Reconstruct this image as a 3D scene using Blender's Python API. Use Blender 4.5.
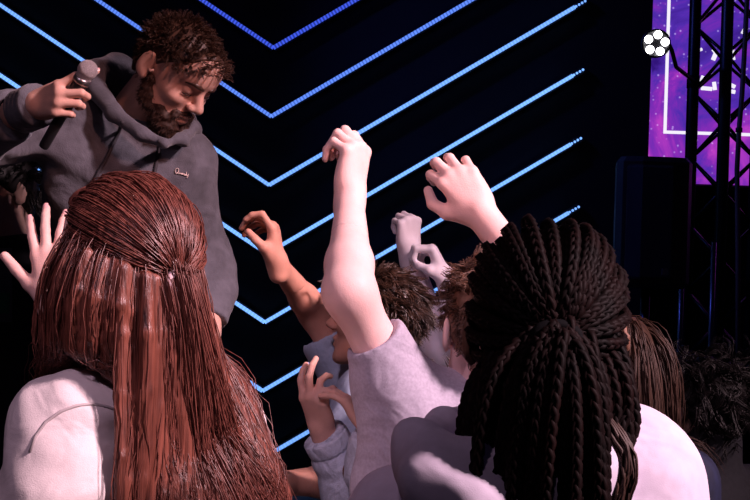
import bpy, math, random
import numpy as np
from mathutils import Vector, Matrix
from mathutils.bvhtree import BVHTree

for o in list(bpy.data.objects):
    bpy.data.objects.remove(o, do_unlink=True)
scene = bpy.context.scene
COL = scene.collection
rng = np.random.default_rng(7)
random.seed(7)

# ------------------------------------------------------------------ camera
FPX, HC, ROLL = 1250.0, 1.5, math.radians(1.8)
cam_d = bpy.data.cameras.new('camera')
cam_d.sensor_width = 36.0
cam_d.lens = FPX / 750.0 * 36.0
cam_d.clip_end = 60
cam = bpy.data.objects.new('camera', cam_d)
COL.objects.link(cam)
cam.location = (0, 0, HC)
cam.rotation_euler = (Matrix.Rotation(math.radians(90), 3, 'X') @ Matrix.Rotation(ROLL, 3, 'Z')).to_euler()
scene.camera = cam

# ------------------------------------------------------------------ world, lights, exposure
w = bpy.data.worlds.new('world')
scene.world = w
w.use_nodes = True
w.node_tree.nodes['Background'].inputs[0].default_value = (0.30, 0.22, 0.55, 1)
w.node_tree.nodes['Background'].inputs[1].default_value = 0.018
vs = scene.view_settings
vs.view_transform = 'Standard'
vs.look = 'None'
vs.exposure = 0.0
vs.gamma = 1.0
vs.use_curve_mapping = False


def spot(name, loc, aim, color, watts, deg, blend=0.5, size=0.08):
    d = bpy.data.lights.new(name, 'SPOT')
    d.color = color
    d.energy = watts
    d.spot_size = math.radians(deg)
    d.spot_blend = blend
    d.shadow_soft_size = size
    o = bpy.data.objects.new(name, d)
    COL.objects.link(o)
    o.location = loc
    o.rotation_euler = (Vector(aim) - Vector(loc)).to_track_quat('-Z', 'Y').to_euler()
    return o


# front-of-house wash hung behind and to the right of the photographer
spot('house_wash_pink', (4.9, -0.5, 5.3), (0.05, 1.9, 1.4), (1.0, 0.66, 0.74), 4000, 22, 0.75, 0.40)
# cooler, weaker wash from the left of the house
spot('house_wash_cool', (-0.9, -2.0, 4.7), (-0.14, 2.25, 1.3), (0.92, 0.62, 0.85), 340, 17, 0.7, 0.25)
# warmer, weaker wash on the platform and the speaker
spot('house_wash_amber', (2.6, -1.0, 3.9), (-0.45, 2.7, 1.6), (1.0, 0.40, 0.34), 360, 15, 0.7, 0.15)
# added blue spot, high at the back left, puts blue rims on loudspeaker and truss
spot('added_rim_blue', (-1.6, 4.9, 4.0), (1.6, 5.2, 1.2), (0.10, 0.14, 1.0), 120, 60, 0.6, 0.1)


def P(px, py, Y):
    """point that the lens sees at (px, py) of a 750x500 frame, Y metres away"""
    xc, yc = (px - 375.0) / FPX, -(py - 250.0) / FPX
    c, s = math.cos(ROLL), math.sin(ROLL)
    return np.array([Y * (xc * c - yc * s), Y, HC + Y * (xc * s + yc * c)])


def V(*a):
    return np.array(a, dtype=float)


def nrm(v):
    v = np.asarray(v, float)
    return v / (np.linalg.norm(v) + 1e-12)


# ------------------------------------------------------------------ materials
MATS = {}


def nodes_of(name):
    m = bpy.data.materials.new(name)
    m.use_nodes = True
    nt = m.node_tree
    return m, nt, nt.nodes['Principled BSDF'], nt.nodes.new, nt.links.new


def mat(name, col, rough=0.6, var=0.15, scale=30.0, bump=0.0, bscale=200.0, metal=0.0, spec=0.5,
        sss=0.0, stretch=(1, 1, 1), wr=0.0, wscale=14.0, sheen=0.0):
    """principled material: noise-varied colour, fine bump and optional soft crease bump"""
    if name in MATS:
        return MATS[name]
    m, nt, b, N, L = nodes_of(name)
    b.inputs['Roughness'].default_value = rough
    b.inputs['Metallic'].default_value = metal
    b.inputs['Specular IOR Level'].default_value = spec
    if sss:
        b.inputs['Subsurface Weight'].default_value = sss
        b.inputs['Subsurface Radius'].default_value = (0.012, 0.005, 0.003)
    if sheen:
        b.inputs['Sheen Weight'].default_value = sheen
    tc = N('ShaderNodeTexCoord')
    mp = N('ShaderNodeMapping')
    mp.inputs['Scale'].default_value = stretch
    L(tc.outputs['Object'], mp.inputs['Vector'])
    n = N('ShaderNodeTexNoise')
    n.inputs['Scale'].default_value = scale
    n.inputs['Detail'].default_value = 5
    L(mp.outputs[0], n.inputs['Vector'])
    r = N('ShaderNodeValToRGB')
    c = np.array(col[:3])
    r.color_ramp.elements[0].position = 0.3
    r.color_ramp.elements[1].position = 0.7
    r.color_ramp.elements[0].color = (*np.clip(c * (1 - var), 0, 1), 1)
    r.color_ramp.elements[1].color = (*np.clip(c * (1 + var), 0, 1), 1)
    L(n.outputs['Fac'], r.inputs[0])
    L(r.outputs[0], b.inputs['Base Color'])
    last = None
    if wr:
        n3 = N('ShaderNodeTexNoise')
        n3.inputs['Scale'].default_value = wscale
        n3.inputs['Detail'].default_value = 2
        n3.inputs['Distortion'].default_value = 1.6
        L(mp.outputs[0], n3.inputs['Vector'])
        b2 = N('ShaderNodeBump')
        b2.inputs['Strength'].default_value = wr
        b2.inputs['Distance'].default_value = 0.02
        L(n3.outputs['Fac'], b2.inputs['Height'])
        last = b2
    if bump:
        n2 = N('ShaderNodeTexNoise')
        n2.inputs['Scale'].default_value = bscale
        n2.inputs['Detail'].default_value = 3
        L(tc.outputs['Object'], n2.inputs['Vector'])
        bp = N('ShaderNodeBump')
        bp.inputs['Strength'].default_value = bump
        bp.inputs['Distance'].default_value = 0.004
        L(n2.outputs['Fac'], bp.inputs['Height'])
        if last:
            L(last.outputs[0], bp.inputs['Normal'])
        last = bp
    if last:
        L(last.outputs[0], b.inputs['Normal'])
    MATS[name] = m
    return m


def emit(name, col, strength, base=(0.02, 0.02, 0.02)):
    if name in MATS:
        return MATS[name]
    m, nt, b, N, L = nodes_of(name)
    b.inputs['Base Color'].default_value = (*base, 1)
    b.inputs['Emission Color'].default_value = (*col, 1)
    b.inputs['Emission Strength'].default_value = strength
    MATS[name] = m
    return m


# ------------------------------------------------------------------ objects
def link(name, me, m=None, parent=None):
    o = bpy.data.objects.new(name, me)
    COL.objects.link(o)
    if m is not None and me is not None and not me.materials:
        me.materials.append(m)
    if parent is not None:
        o.parent = parent
    return o


def tag(o, label=None, cat=None, group=None, kind=None):
    for k, v in (('label', label), ('category', cat), ('group', group), ('kind', kind)):
        if v:
            o[k] = v
    return o


def thing(name, label, cat, loc=(0, 0, 0), group=None):
    o = bpy.data.objects.new(name, None)
    COL.objects.link(o)
    o.location = loc
    o.empty_display_size = 0.1
    return tag(o, label, cat, group)


def mesh_np(name, v, f, smooth=True):
    """mesh from an (N,3) array and an (M,3|4) array of faces"""
    v = np.asarray(v, np.float32)
    f = np.asarray(f, np.int32)
    me = bpy.data.meshes.new(name)
    if f.shape[1] == 4:
        tri = f[:, 3] == f[:, 2]
        cnt = np.where(tri, 3, 4).astype(np.int32)
        keep = np.ones(f.shape, bool)
        keep[tri, 3] = False
        loops = f[keep]
    else:
        cnt = np.full(len(f), 3, np.int32)
        loops = f.ravel()
    me.vertices.add(len(v))
    me.vertices.foreach_set('co', v.ravel())
    me.loops.add(len(loops))
    me.loops.foreach_set('vertex_index', np.ascontiguousarray(loops, np.int32))
    me.polygons.add(len(f))
    me.polygons.foreach_set('loop_start', np.concatenate([[0], np.cumsum(cnt)[:-1]]).astype(np.int32))
    me.update(calc_edges=True)
    me.validate()
    me.polygons.foreach_set('use_smooth', np.full(len(me.polygons), smooth, dtype=bool))
    return me


def part(name, vf, m, parent, smooth=True, label=None):
    """child mesh given in world coordinates; stored relative to its parent's location"""
    v, f = vf
    off = world_loc(parent) if parent is not None else V(0, 0, 0)
    o = link(name, mesh_np(name, np.asarray(v) - off, f, smooth), m, parent)
    if label:
        o['label'] = label
    return o


def world_loc(o):
    t = V(0, 0, 0)
    while o is not None:
        t = t + np.array(o.location)
        o = o.parent
    return t


def joined(*vfs):
    vs_, fs_, n = [], [], 0
    for v, f in vfs:
        f = np.asarray(f)
        if f.shape[1] == 3:
            f = np.concatenate([f, f[:, 2:3]], 1)
        vs_.append(np.asarray(v, float))
        fs_.append(f + n)
        n += len(v)
    return np.concatenate(vs_), np.concatenate(fs_)


def box_vf(lo, hi):
    x0, y0, z0 = lo
    x1, y1, z1 = hi
    v = [(x0, y0, z0), (x1, y0, z0), (x1, y1, z0), (x0, y1, z0), (x0, y0, z1), (x1, y0, z1), (x1, y1, z1), (x0, y1, z1)]
    f = [(0, 3, 2, 1), (4, 5, 6, 7), (0, 1, 5, 4), (1, 2, 6, 5), (2, 3, 7, 6), (3, 0, 4, 7)]
    return np.array(v, float), np.array(f)


def obox_vf(c, ax, half):
    """box with centre c, 3x3 rows ax, half sizes"""
    v, f = box_vf(-np.array(half), np.array(half))
    return v @ np.array(ax) + c, f


def tube_vf(pts, rad, sides=8, caps=True, ref=None):
    pts = np.asarray(pts, float)
    n = len(pts)
    rad = np.broadcast_to(np.asarray(rad, float), (n,))
    t = np.gradient(pts, axis=0)
    t /= np.linalg.norm(t, axis=1, keepdims=True) + 1e-12
    if ref is None:
        a = np.abs(t).mean(0)
        ref = np.eye(3)[int(np.argmin(a))]
    u = np.cross(t, ref)
    u /= np.linalg.norm(u, axis=1, keepdims=True) + 1e-12
    w_ = np.cross(t, u)
    ang = np.linspace(0, 2 * np.pi, sides, endpoint=False)
    ring = (u[:, None, :] * np.cos(ang)[None, :, None] + w_[:, None, :] * np.sin(ang)[None, :, None]) * rad[:, None, None]
    v = (pts[:, None, :] + ring).reshape(-1, 3)
    f = []
    i, j = np.meshgrid(np.arange(n - 1), np.arange(sides), indexing='ij')
    j2 = (j + 1) % sides
    f = np.stack([i * sides + j, i * sides + j2, (i + 1) * sides + j2, (i + 1) * sides + j], -1).reshape(-1, 4)
    if caps:
        v = np.concatenate([v, pts[:1], pts[-1:]])
        a, b = len(v) - 2, len(v) - 1
        jj = np.arange(sides)
        j2 = (jj + 1) % sides
        c0 = np.stack([np.full(sides, a), j2, jj, jj], -1)
        c1 = np.stack([np.full(sides, b), (n - 1) * sides + jj, (n - 1) * sides + j2, (n - 1) * sides + j2], -1)
        f = np.concatenate([f, c0, c1])
    return v, f


def lathe_vf(profile, c, axis, sides=24):
    """profile: list of (r, h) along axis from c"""
    axis = nrm(axis)
    ref = V(0, 0, 1) if abs(axis[2]) < 0.9 else V(1, 0, 0)
    u = nrm(np.cross(axis, ref))
    w_ = np.cross(axis, u)
    v = []
    for r, h in profile:
        for k in range(sides):
            a = 2 * math.pi * k / sides
            v.append(np.asarray(c) + axis * h + (u * math.cos(a) + w_ * math.sin(a)) * r)
    f = []
    for i in range(len(profile) - 1):
        for k in range(sides):
            k2 = (k + 1) % sides
            f.append((i * sides + k, i * sides + k2, (i + 1) * sides + k2, (i + 1) * sides + k))
    return np.array(v), np.array(f)


def strands_vf(S, r0, r1, sides=3):
    """S (N,K,3) polylines -> one mesh of tapering tubes"""
    N, K, _ = S.shape
    t = np.gradient(S, axis=1)
    t /= np.linalg.norm(t, axis=2, keepdims=True) + 1e-12
    ref = nrm(V(0.31, 0.52, 0.17))
    u = np.cross(t, ref)
    u /= np.linalg.norm(u, axis=2, keepdims=True) + 1e-12
    w_ = np.cross(t, u)
    prof = np.linspace(0, 1, K)
    r0 = np.broadcast_to(np.asarray(r0, float), (N,))
    rad = r0[:, None] * (1 - prof[None, :] ** 2.2) + r1
    ang = np.linspace(0, 2 * np.pi, sides, endpoint=False)
    v = S[:, :, None, :] + (u[:, :, None, :] * np.cos(ang)[None, None, :, None] + w_[:, :, None, :] * np.sin(ang)[None, None, :, None]) * rad[:, :, None, None]
    base = (np.arange(N) * K * sides)[:, None, None]
    i = np.arange(K - 1)[None, :, None] * sides
    j = np.arange(sides)[None, None, :]
    j2 = (j + 1) % sides
    f = np.stack([base + i + j, base + i + j2, base + i + sides + j2, base + i + sides + j], -1).reshape(-1, 4)
    return v.reshape(-1, 3), f


# ------------------------------------------------------------------ implicit surfaces
def smin(a, b, k):
    if k <= 0:
        return np.minimum(a, b)
    h = np.clip(0.5 + 0.5 * (b - a) / k, 0, 1)
    return b + (a - b) * h - k * h * (1 - h)


class SDF:
    """smooth union / subtraction of tapered capsules and ellipsoids"""

    def __init__(s):
        s.ops = []

    def rc(s, a, b, ra, rb, k=0.02, op='u'):
        s.ops.append(('rc', np.asarray(a, float), np.asarray(b, float), ra, rb, k, op))
        return s

    def el(s, c, r, R=None, k=0.02, op='u'):
        s.ops.append(('el', np.asarray(c, float), np.asarray(r, float), None if R is None else np.asarray(R, float), 0, k, op))
        return s

    def cut(s, o, n, k=0.0):
        """remove what lies on the +n side of the plane through o"""
        s.ops.append(('pl', np.asarray(o, float), nrm(n), 0, 0, k, 'i'))
        return s

    def ball_cut(s, c, r, keep):
        s.ops.append(('ball', np.asarray(c, float), r, keep, 0, 0, 'i'))
        return s

    def copy(s):
        n = SDF()
        n.ops = list(s.ops)
        return n

    @staticmethod
    def prim(op, p):
        t = op[0]
        if t == 'rc':
            a, b, ra, rb = op[1:5]
            ba = b - a
            pa = p - a
            h = np.clip(pa @ ba / (ba @ ba + 1e-12), 0, 1)
            return np.linalg.norm(pa - h[..., None] * ba, axis=-1) - (ra + (rb - ra) * h)
        if t == 'el':
            q = p - op[1]
            if op[3] is not None:
                q = q @ op[3].T
            r = op[2]
            k0 = np.linalg.norm(q / r, axis=-1)
            k1 = np.linalg.norm(q / (r * r), axis=-1) + 1e-9
            return k0 * (k0 - 1) / k1
        if t == 'pl':
            return (p - op[1]) @ op[2]
        d = np.linalg.norm(p - op[1], axis=-1) - op[2]
        return d if op[3] else -d

    @staticmethod
    def comb(d, e, op):
        k, o = op[5], op[6]
        if o == 'u':
            return smin(d, e, k)
        if o == 's':
            return -smin(-d, e, k)
        return -smin(-d, -e, k)

    def __call__(s, p):
        d = np.full(p.shape[:-1], 9.0)
        for op in s.ops:
            d = s.comb(d, s.prim(op, p), op)
        return d

    def grad(s, p, e=0.003):
        K = np.array([(1, -1, -1), (-1, -1, 1), (-1, 1, -1), (1, 1, 1)], float)
        g = sum(k * s(p + k * e)[..., None] for k in K)
        return g / (np.linalg.norm(g, axis=-1, keepdims=True) + 1e-12)

    def bounds(s):
        lo, hi = np.full(3, 1e9), np.full(3, -1e9)
        for op in s.ops:
            if op[6] != 'u':
                continue
            l, h = s.pb(op)
            lo, hi = np.minimum(lo, l), np.maximum(hi, h)
        for op in s.ops:
            if op[0] == 'ball' and op[3]:
                lo, hi = np.maximum(lo, op[1] - op[2]), np.minimum(hi, op[1] + op[2])
        return lo, hi

    @staticmethod
    def pb(op):
        if op[0] == 'rc':
            a, b, ra, rb = op[1:5]
            r = max(ra, rb)
            return np.minimum(a, b) - r, np.maximum(a, b) + r
        r = op[2].max()
        return op[1] - r, op[1] + r

    def mesh(s, h, disp=None):
        lo, hi = s.bounds()
        lo, hi = lo - 3 * h - 0.01, hi + 3 * h + 0.01
        n = np.ceil((hi - lo) / h).astype(int) + 1
        g = np.full(n, 9.0, np.float32)
        ax = [lo[i] + h * np.arange(n[i]) for i in range(3)]
        for op in s.ops:
            if op[0] in ('rc', 'el'):
                l, u = s.pb(op)
                m = op[5] * 1.2 + 4 * h + 0.006
                i0 = np.maximum(np.floor((l - m - lo) / h).astype(int), 0)
                i1 = np.minimum(np.ceil((u + m - lo) / h).astype(int) + 1, n)
                if np.any(i1 <= i0):
                    continue
            else:
                i0, i1 = np.zeros(3, int), n
            sl = tuple(slice(i0[i], i1[i]) for i in range(3))
            X = np.stack(np.meshgrid(*[ax[i][sl[i]] for i in range(3)], indexing='ij'), -1)
            g[sl] = s.comb(g[sl], s.prim(op, X), op)
        if disp is not None:
            band = np.argwhere(np.abs(g) < 6 * h + 0.02)
            X = lo + band * h
            g[tuple(band.T)] += disp(X)
        return nets(g, lo, h)


def nets(g, lo, h):
    nx, ny, nz = g.shape
    s = g < 0
    cs = [(i, j, k) for i in (0, 1) for j in (0, 1) for k in (0, 1)]
    cnt = np.zeros((nx - 1, ny - 1, nz - 1), np.int8)
    for i, j, k in cs:
        cnt += s[i:nx - 1 + i, j:ny - 1 + j, k:nz - 1 + k]
    act = np.argwhere((cnt > 0) & (cnt < 8))
    vals = {c: g[act[:, 0] + c[0], act[:, 1] + c[1], act[:, 2] + c[2]] for c in cs}
    pos = np.zeros((len(act), 3))
    num = np.zeros(len(act))
    for a in cs:
        for ax in range(3):
            if a[ax]:
                continue
            b = list(a)
            b[ax] = 1
            b = tuple(b)
            va, vb = vals[a], vals[b]
            x = (va < 0) != (vb < 0)
            t = np.where(x, va / np.where(x, va - vb, 1), 0)
            q = np.tile(np.array(a, float), (len(act), 1))
            q[:, ax] += t
            pos += q * x[:, None]
            num += x
    v = lo + (act + pos / num[:, None]) * h
    idx = np.full((nx - 1, ny - 1, nz - 1), -1, np.int64)
    idx[tuple(act.T)] = np.arange(len(act))
    F = []
    for ax in range(3):
        o1, o2 = (ax + 1) % 3, (ax + 2) % 3
        sl0 = [slice(None)] * 3
        sl1 = [slice(None)] * 3
        sl0[ax] = slice(0, -1)
        sl1[ax] = slice(1, None)
        a, b = s[tuple(sl0)], s[tuple(sl1)]
        e = np.argwhere(a != b)
        e = e[(e[:, o1] > 0) & (e[:, o2] > 0) & (e[:, o1] < g.shape[o1] - 1) & (e[:, o2] < g.shape[o2] - 1)]
        ins = a[tuple(e.T)]
        q = []
        for d1, d2 in ((-1, -1), (0, -1), (0, 0), (-1, 0)):
            c = e.copy()
            c[:, o1] += d1
            c[:, o2] += d2
            q.append(idx[tuple(c.T)])
        q = np.stack(q, 1)
        q[~ins] = q[~ins][:, ::-1]
        F.append(q)
    F = np.concatenate(F)
    return v, F[(F >= 0).all(1)]


def wrinkle(amp, freq, dirn, seed=0, warp=0.06):
    """soft cloth folds running across dirn"""
    d = nrm(dirn)
    r = np.random.default_rng(seed)
    ph = r.uniform(0, 6.28, 8)
    o = nrm(np.cross(d, V(0.3, 0.5, 0.8)))
    o2 = np.cross(d, o)

    def f(p):
        a, b, c = p @ d, p @ o, p @ o2
        u = a + warp * np.sin(9 * b + ph[0] + 2 * np.sin(5 * c + ph[1])) + 0.5 * warp * np.sin(17 * c + ph[2] + 3 * b)
        m = 0.55 + 0.45 * np.sin(6 * b + ph[3] + 4 * a) * np.sin(7 * c + ph[4])
        return amp * m * (np.sin(freq * u + ph[5]) + 0.5 * np.sin(freq * 1.9 * u + ph[6] + 2 * b))
    return f


def noise_disp(amp, f, seed=0):
    r = np.random.default_rng(seed)
    D = r.normal(size=(7, 3))
    D /= np.linalg.norm(D, axis=1, keepdims=True)
    ph = r.uniform(0, 6.28, 7)
    fr = f * r.uniform(0.6, 1.8, 7)

    def fn(p):
        return amp / 3 * sum(np.sin(fr[i] * (p @ D[i]) + ph[i] + 1.5 * np.sin(0.6 * fr[i] * (p @ D[(i + 3) % 7]))) for i in range(7))
    return fn


# ------------------------------------------------------------------ anatomy
class Head:
    def __init__(s, c, fwd, up, sc=1.0):
        s.c = np.asarray(c, float)
        s.f = nrm(fwd)
        up = np.asarray(up, float)
        s.u = nrm(up - s.f * (up @ s.f))
        s.r = np.cross(s.f, s.u)
        s.s = sc
        s.R = np.stack([s.r, s.f, s.u])

    def w(s, x, y, z):
        return s.c + s.s * (x * s.r + y * s.f + z * s.u)

    def loc(s, p):
        return (p - s.c) @ s.R.T / s.s

    def wl(s, L):
        return s.c + s.s * (L @ s.R)


def head_ops(S, H, closed=False):
    k = H.s
    e = lambda c, r, kk=0.015, op='u', R=None: S.el(H.w(*c), np.array(r) * k, H.R if R is None else R, kk * k, op)
    c = lambda a, b, ra, rb, kk=0.012, op='u': S.rc(H.w(*a), H.w(*b), ra * k, rb * k, kk * k, op)
    e((0, -.012, .03), (.073, .091, .085))
    e((0, .026, -.018), (.060, .062, .084), .03)
    e((0, .030, -.070), (.049, .052, .038), .03)
    c((-.050, -.002, -.045), (-.022, .068, -.092), .017, .017, .02)
    c((.050, -.002, -.045), (.022, .068, -.092), .017, .017, .02)
    e((0, .076, -.098), (.022, .017, .015), .015)
    for x in (-1, 1):
        e((x * .040, .060, -.020), (.020, .022, .016), .02)
        c((x * .012, .083, .030), (x * .046, .066, .030), .011, .010, .012)
    e((0, .078, .058), (.045, .018, .035), .03)
    for x in (-1, 1):
        e((x * .031, .097, .007), (.019, .016, .013), .010, 's')
        e((x * .031, .074, .008), (.0145, .0145, .0135), .003)
    c((0, .086, .014), (0, .110, -.020), .0085, .0115, .010)
    for x in (-1, 1):
        e((x * .0115, .099, -.025), (.0095, .011, .0085), .006)
        e((x * .007, .104, -.034), (.004, .006, .004), .002, 's')
    e((0, .086, -.052), (.026, .013, .0085), .006)
    e((0, .085, -.066), (.022, .012, .0085), .006)
    c((-.022, .094, -.0588), (.022, .094, -.0588), .0022, .0022, .004, 's')
    for x in (-1, 1):
        a = nrm(V(-x * .25, .25, .1))
        nr = nrm(V(x * .9, .42, 0))
        q = np.stack([nr, nrm(np.cross(V(0, .12, 1), nr)), V(0, .12, 1) / 1.007])
        Re = q @ H.R
        e((x * .083, -.016, .002), (.0065, .0185, .031), .004, 'u', Re)
        e((x * .080, -.010, -.022), (.0075, .011, .012), .005)
        e((x * .090, -.008, .004), (.0055, .0105, .017), .004, 's', Re)
        c((x * .082, .004, -.006), (x * .080, .008, .0), .004, .004, .004)


def eyes(H, parent, iris=(0.09, 0.05, 0.03), look=None, closed=False, lash=True):
    m, nt, b, N, L = nodes_of('eye_' + parent.name)
    tc = N('ShaderNodeTexCoord')
    sep = N('ShaderNodeSeparateXYZ')
    L(tc.outputs['Object'], sep.inputs[0])
    r = N('ShaderNodeValToRGB')
    r.color_ramp.interpolation = 'CONSTANT'
    r.color_ramp.elements[0].color = (0.75, 0.70, 0.68, 1)
    r.color_ramp.elements[1].position = 0.0108 / 0.02
    r.color_ramp.elements[1].color = (*iris, 1)
    e3 = r.color_ramp.elements.new(0.0122 / 0.02)
    e3.color = (0.005, 0.005, 0.005, 1)
    mth = N('ShaderNodeMath')
    mth.operation = 'MULTIPLY'
    mth.inputs[1].default_value = 50
    L(sep.outputs['Y'], mth.inputs[0])
    L(mth.outputs[0], r.inputs[0])
    L(r.outputs[0], b.inputs['Base Color'])
    b.inputs['Roughness'].default_value = 0.12
    for x in (-1, 1):
        c = H.w(x * .031, .0765 if not closed else .0742, .007)
        v, f = ball_vf(V(0, 0, 0), 0.0128 * H.s, 14, 8)
        o = link('eye', mesh_np('eye', v, f), m, parent)
        d = Matrix([list(H.r), list(H.f), list(H.u)]).transposed()
        o.location = Vector(c - world_loc(parent))
        o.rotation_euler = d.to_euler()
    if lash:
        for x in (-1, 1):
            pts = [H.w(x * (.031 + .0165 * t), .0885 - .007 * t * t - (.002 if x * t > 0 else 0), .0005 - .0015 * (1 - t * t) if closed else .012 - .004 * t * t)
                   for t in np.linspace(-1, 1, 9)]
            part('eyelash', tube_vf(pts, .0013 * H.s, 5), mat('lash', (0.015, 0.01, 0.008), 0.7), parent)


def ball_vf(c, r, seg=16, rings=10):
    pr = [(r * math.sin(math.pi * i / rings) + 1e-5, -r * math.cos(math.pi * i / rings)) for i in range(rings + 1)]
    return lathe_vf(pr, c, (0, 1, 0), seg)


FM = [(.028, .091, .044, .026, .021), (.009, .096, .049, .030, .022), (-.011, .091, .045, .028, .021), (-.030, .080, .034, .021, .018)]
FR = [.0096, .0098, .0093, .0082]


def hand_ops(S, wr, d, n, side, s=1.0, curls=None, spread=(10, 3, -4, -12), thumb=None, forearm=None):
    """one hand: palm, four fingers bent at three joints, thumb from the side of the palm.
    d wrist->knuckles, n where the palm faces, side 'R'/'L'. Returns fingertip data for nails."""
    d = nrm(d)
    n = np.asarray(n, float)
    n = nrm(n - d * (n @ d))
    t = np.cross(d, n) if side == 'R' else np.cross(n, d)
    W = lambda x, y, z: wr + s * (x * t + y * d + z * n)
    if curls is None:
        curls = [(20, 25, 15)] * 4
    S.rc(W(0, -.03, 0), W(0, .012, 0), .024 * s, .026 * s, .02 * s)
    S.el(W(-.001, .052, .002), V(.036, .045, .0145) * s, np.stack([t, d, n]), .02 * s)
    S.el(W(-.022, .036, .008), V(.014, .032, .013) * s, np.stack([t, d, n]), .012 * s)
    tips = []
    for i, (x, y, l1, l2, l3) in enumerate(FM):
        a = math.radians(spread[i])
        m = W(x, y, 0)
        S.rc(W(x * .62, .028, .001), m, .0135 * s, .0115 * s if i < 3 else .010 * s, .012 * s)
        dd = d * math.cos(a) + t * math.sin(a)
        p, th = m, 0.0
        for q, (l, c) in enumerate(zip((l1, l2, l3), curls[i])):
            th += math.radians(c)
            e = p + s * l * (dd * math.cos(th) + n * math.sin(th))
            ra, rb = FR[i] * s * (1.04 - .09 * q), FR[i] * s * (.96 - .09 * q)
            S.rc(p, e, ra, rb, (.008 if q == 0 else .003) * s)
            if q == 2:
                u = dd * math.cos(th) + n * math.sin(th)
                o = -dd * math.sin(th) * -1
                back = nrm(dd * math.sin(th) - n * math.cos(th))
                tips.append((e, u, back, rb))
            p = e
    if thumb is None:
        thumb = [(.046, .046, .014), (.058, .076, .020), (.062, .104, .022)]
    a = W(.018, .014, .008)
    pts = [W(*q) for q in thumb]
    S.rc(a, pts[0], .017 * s, .0145 * s, .016 * s)
    S.el(W(.024, .034, .013), V(.016, .026, .013) * s, np.stack([t, d, n]), .012 * s)
    S.rc(pts[0], pts[1], .0128 * s, .0112 * s, .006 * s)
    S.rc(pts[1], pts[2], .0112 * s, .0090 * s, .003 * s)
    u = nrm(pts[2] - pts[1])
    bk = nrm(t - n * .5 - u * ((t - n * .5) @ u))
    tips.append((pts[2], u, bk, .0090 * s))
    return tips


def nails(tips, parent, m=None):
    m = m or mat('nail', (0.75, 0.42, 0.40), 0.25, 0.05)
    for e, u, b, r in tips:
        l = np.cross(u, b)
        v, f = [], []
        for i in range(4):
            for j in range(5):
                a = (j - 2) * .42
                y = (i - 1.6) * .0042
                rr = r * (1.06 if i < 3 else .98)
                v.append(e + u * y + (b * math.cos(a) + l * math.sin(a) * .9) * rr)
        for i in range(3):
            for j in range(4):
                f.append((i * 5 + j, i * 5 + j + 1, (i + 1) * 5 + j + 1, (i + 1) * 5 + j))
        part('fingernail', (np.array(v), np.array(f)), m, parent)


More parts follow.
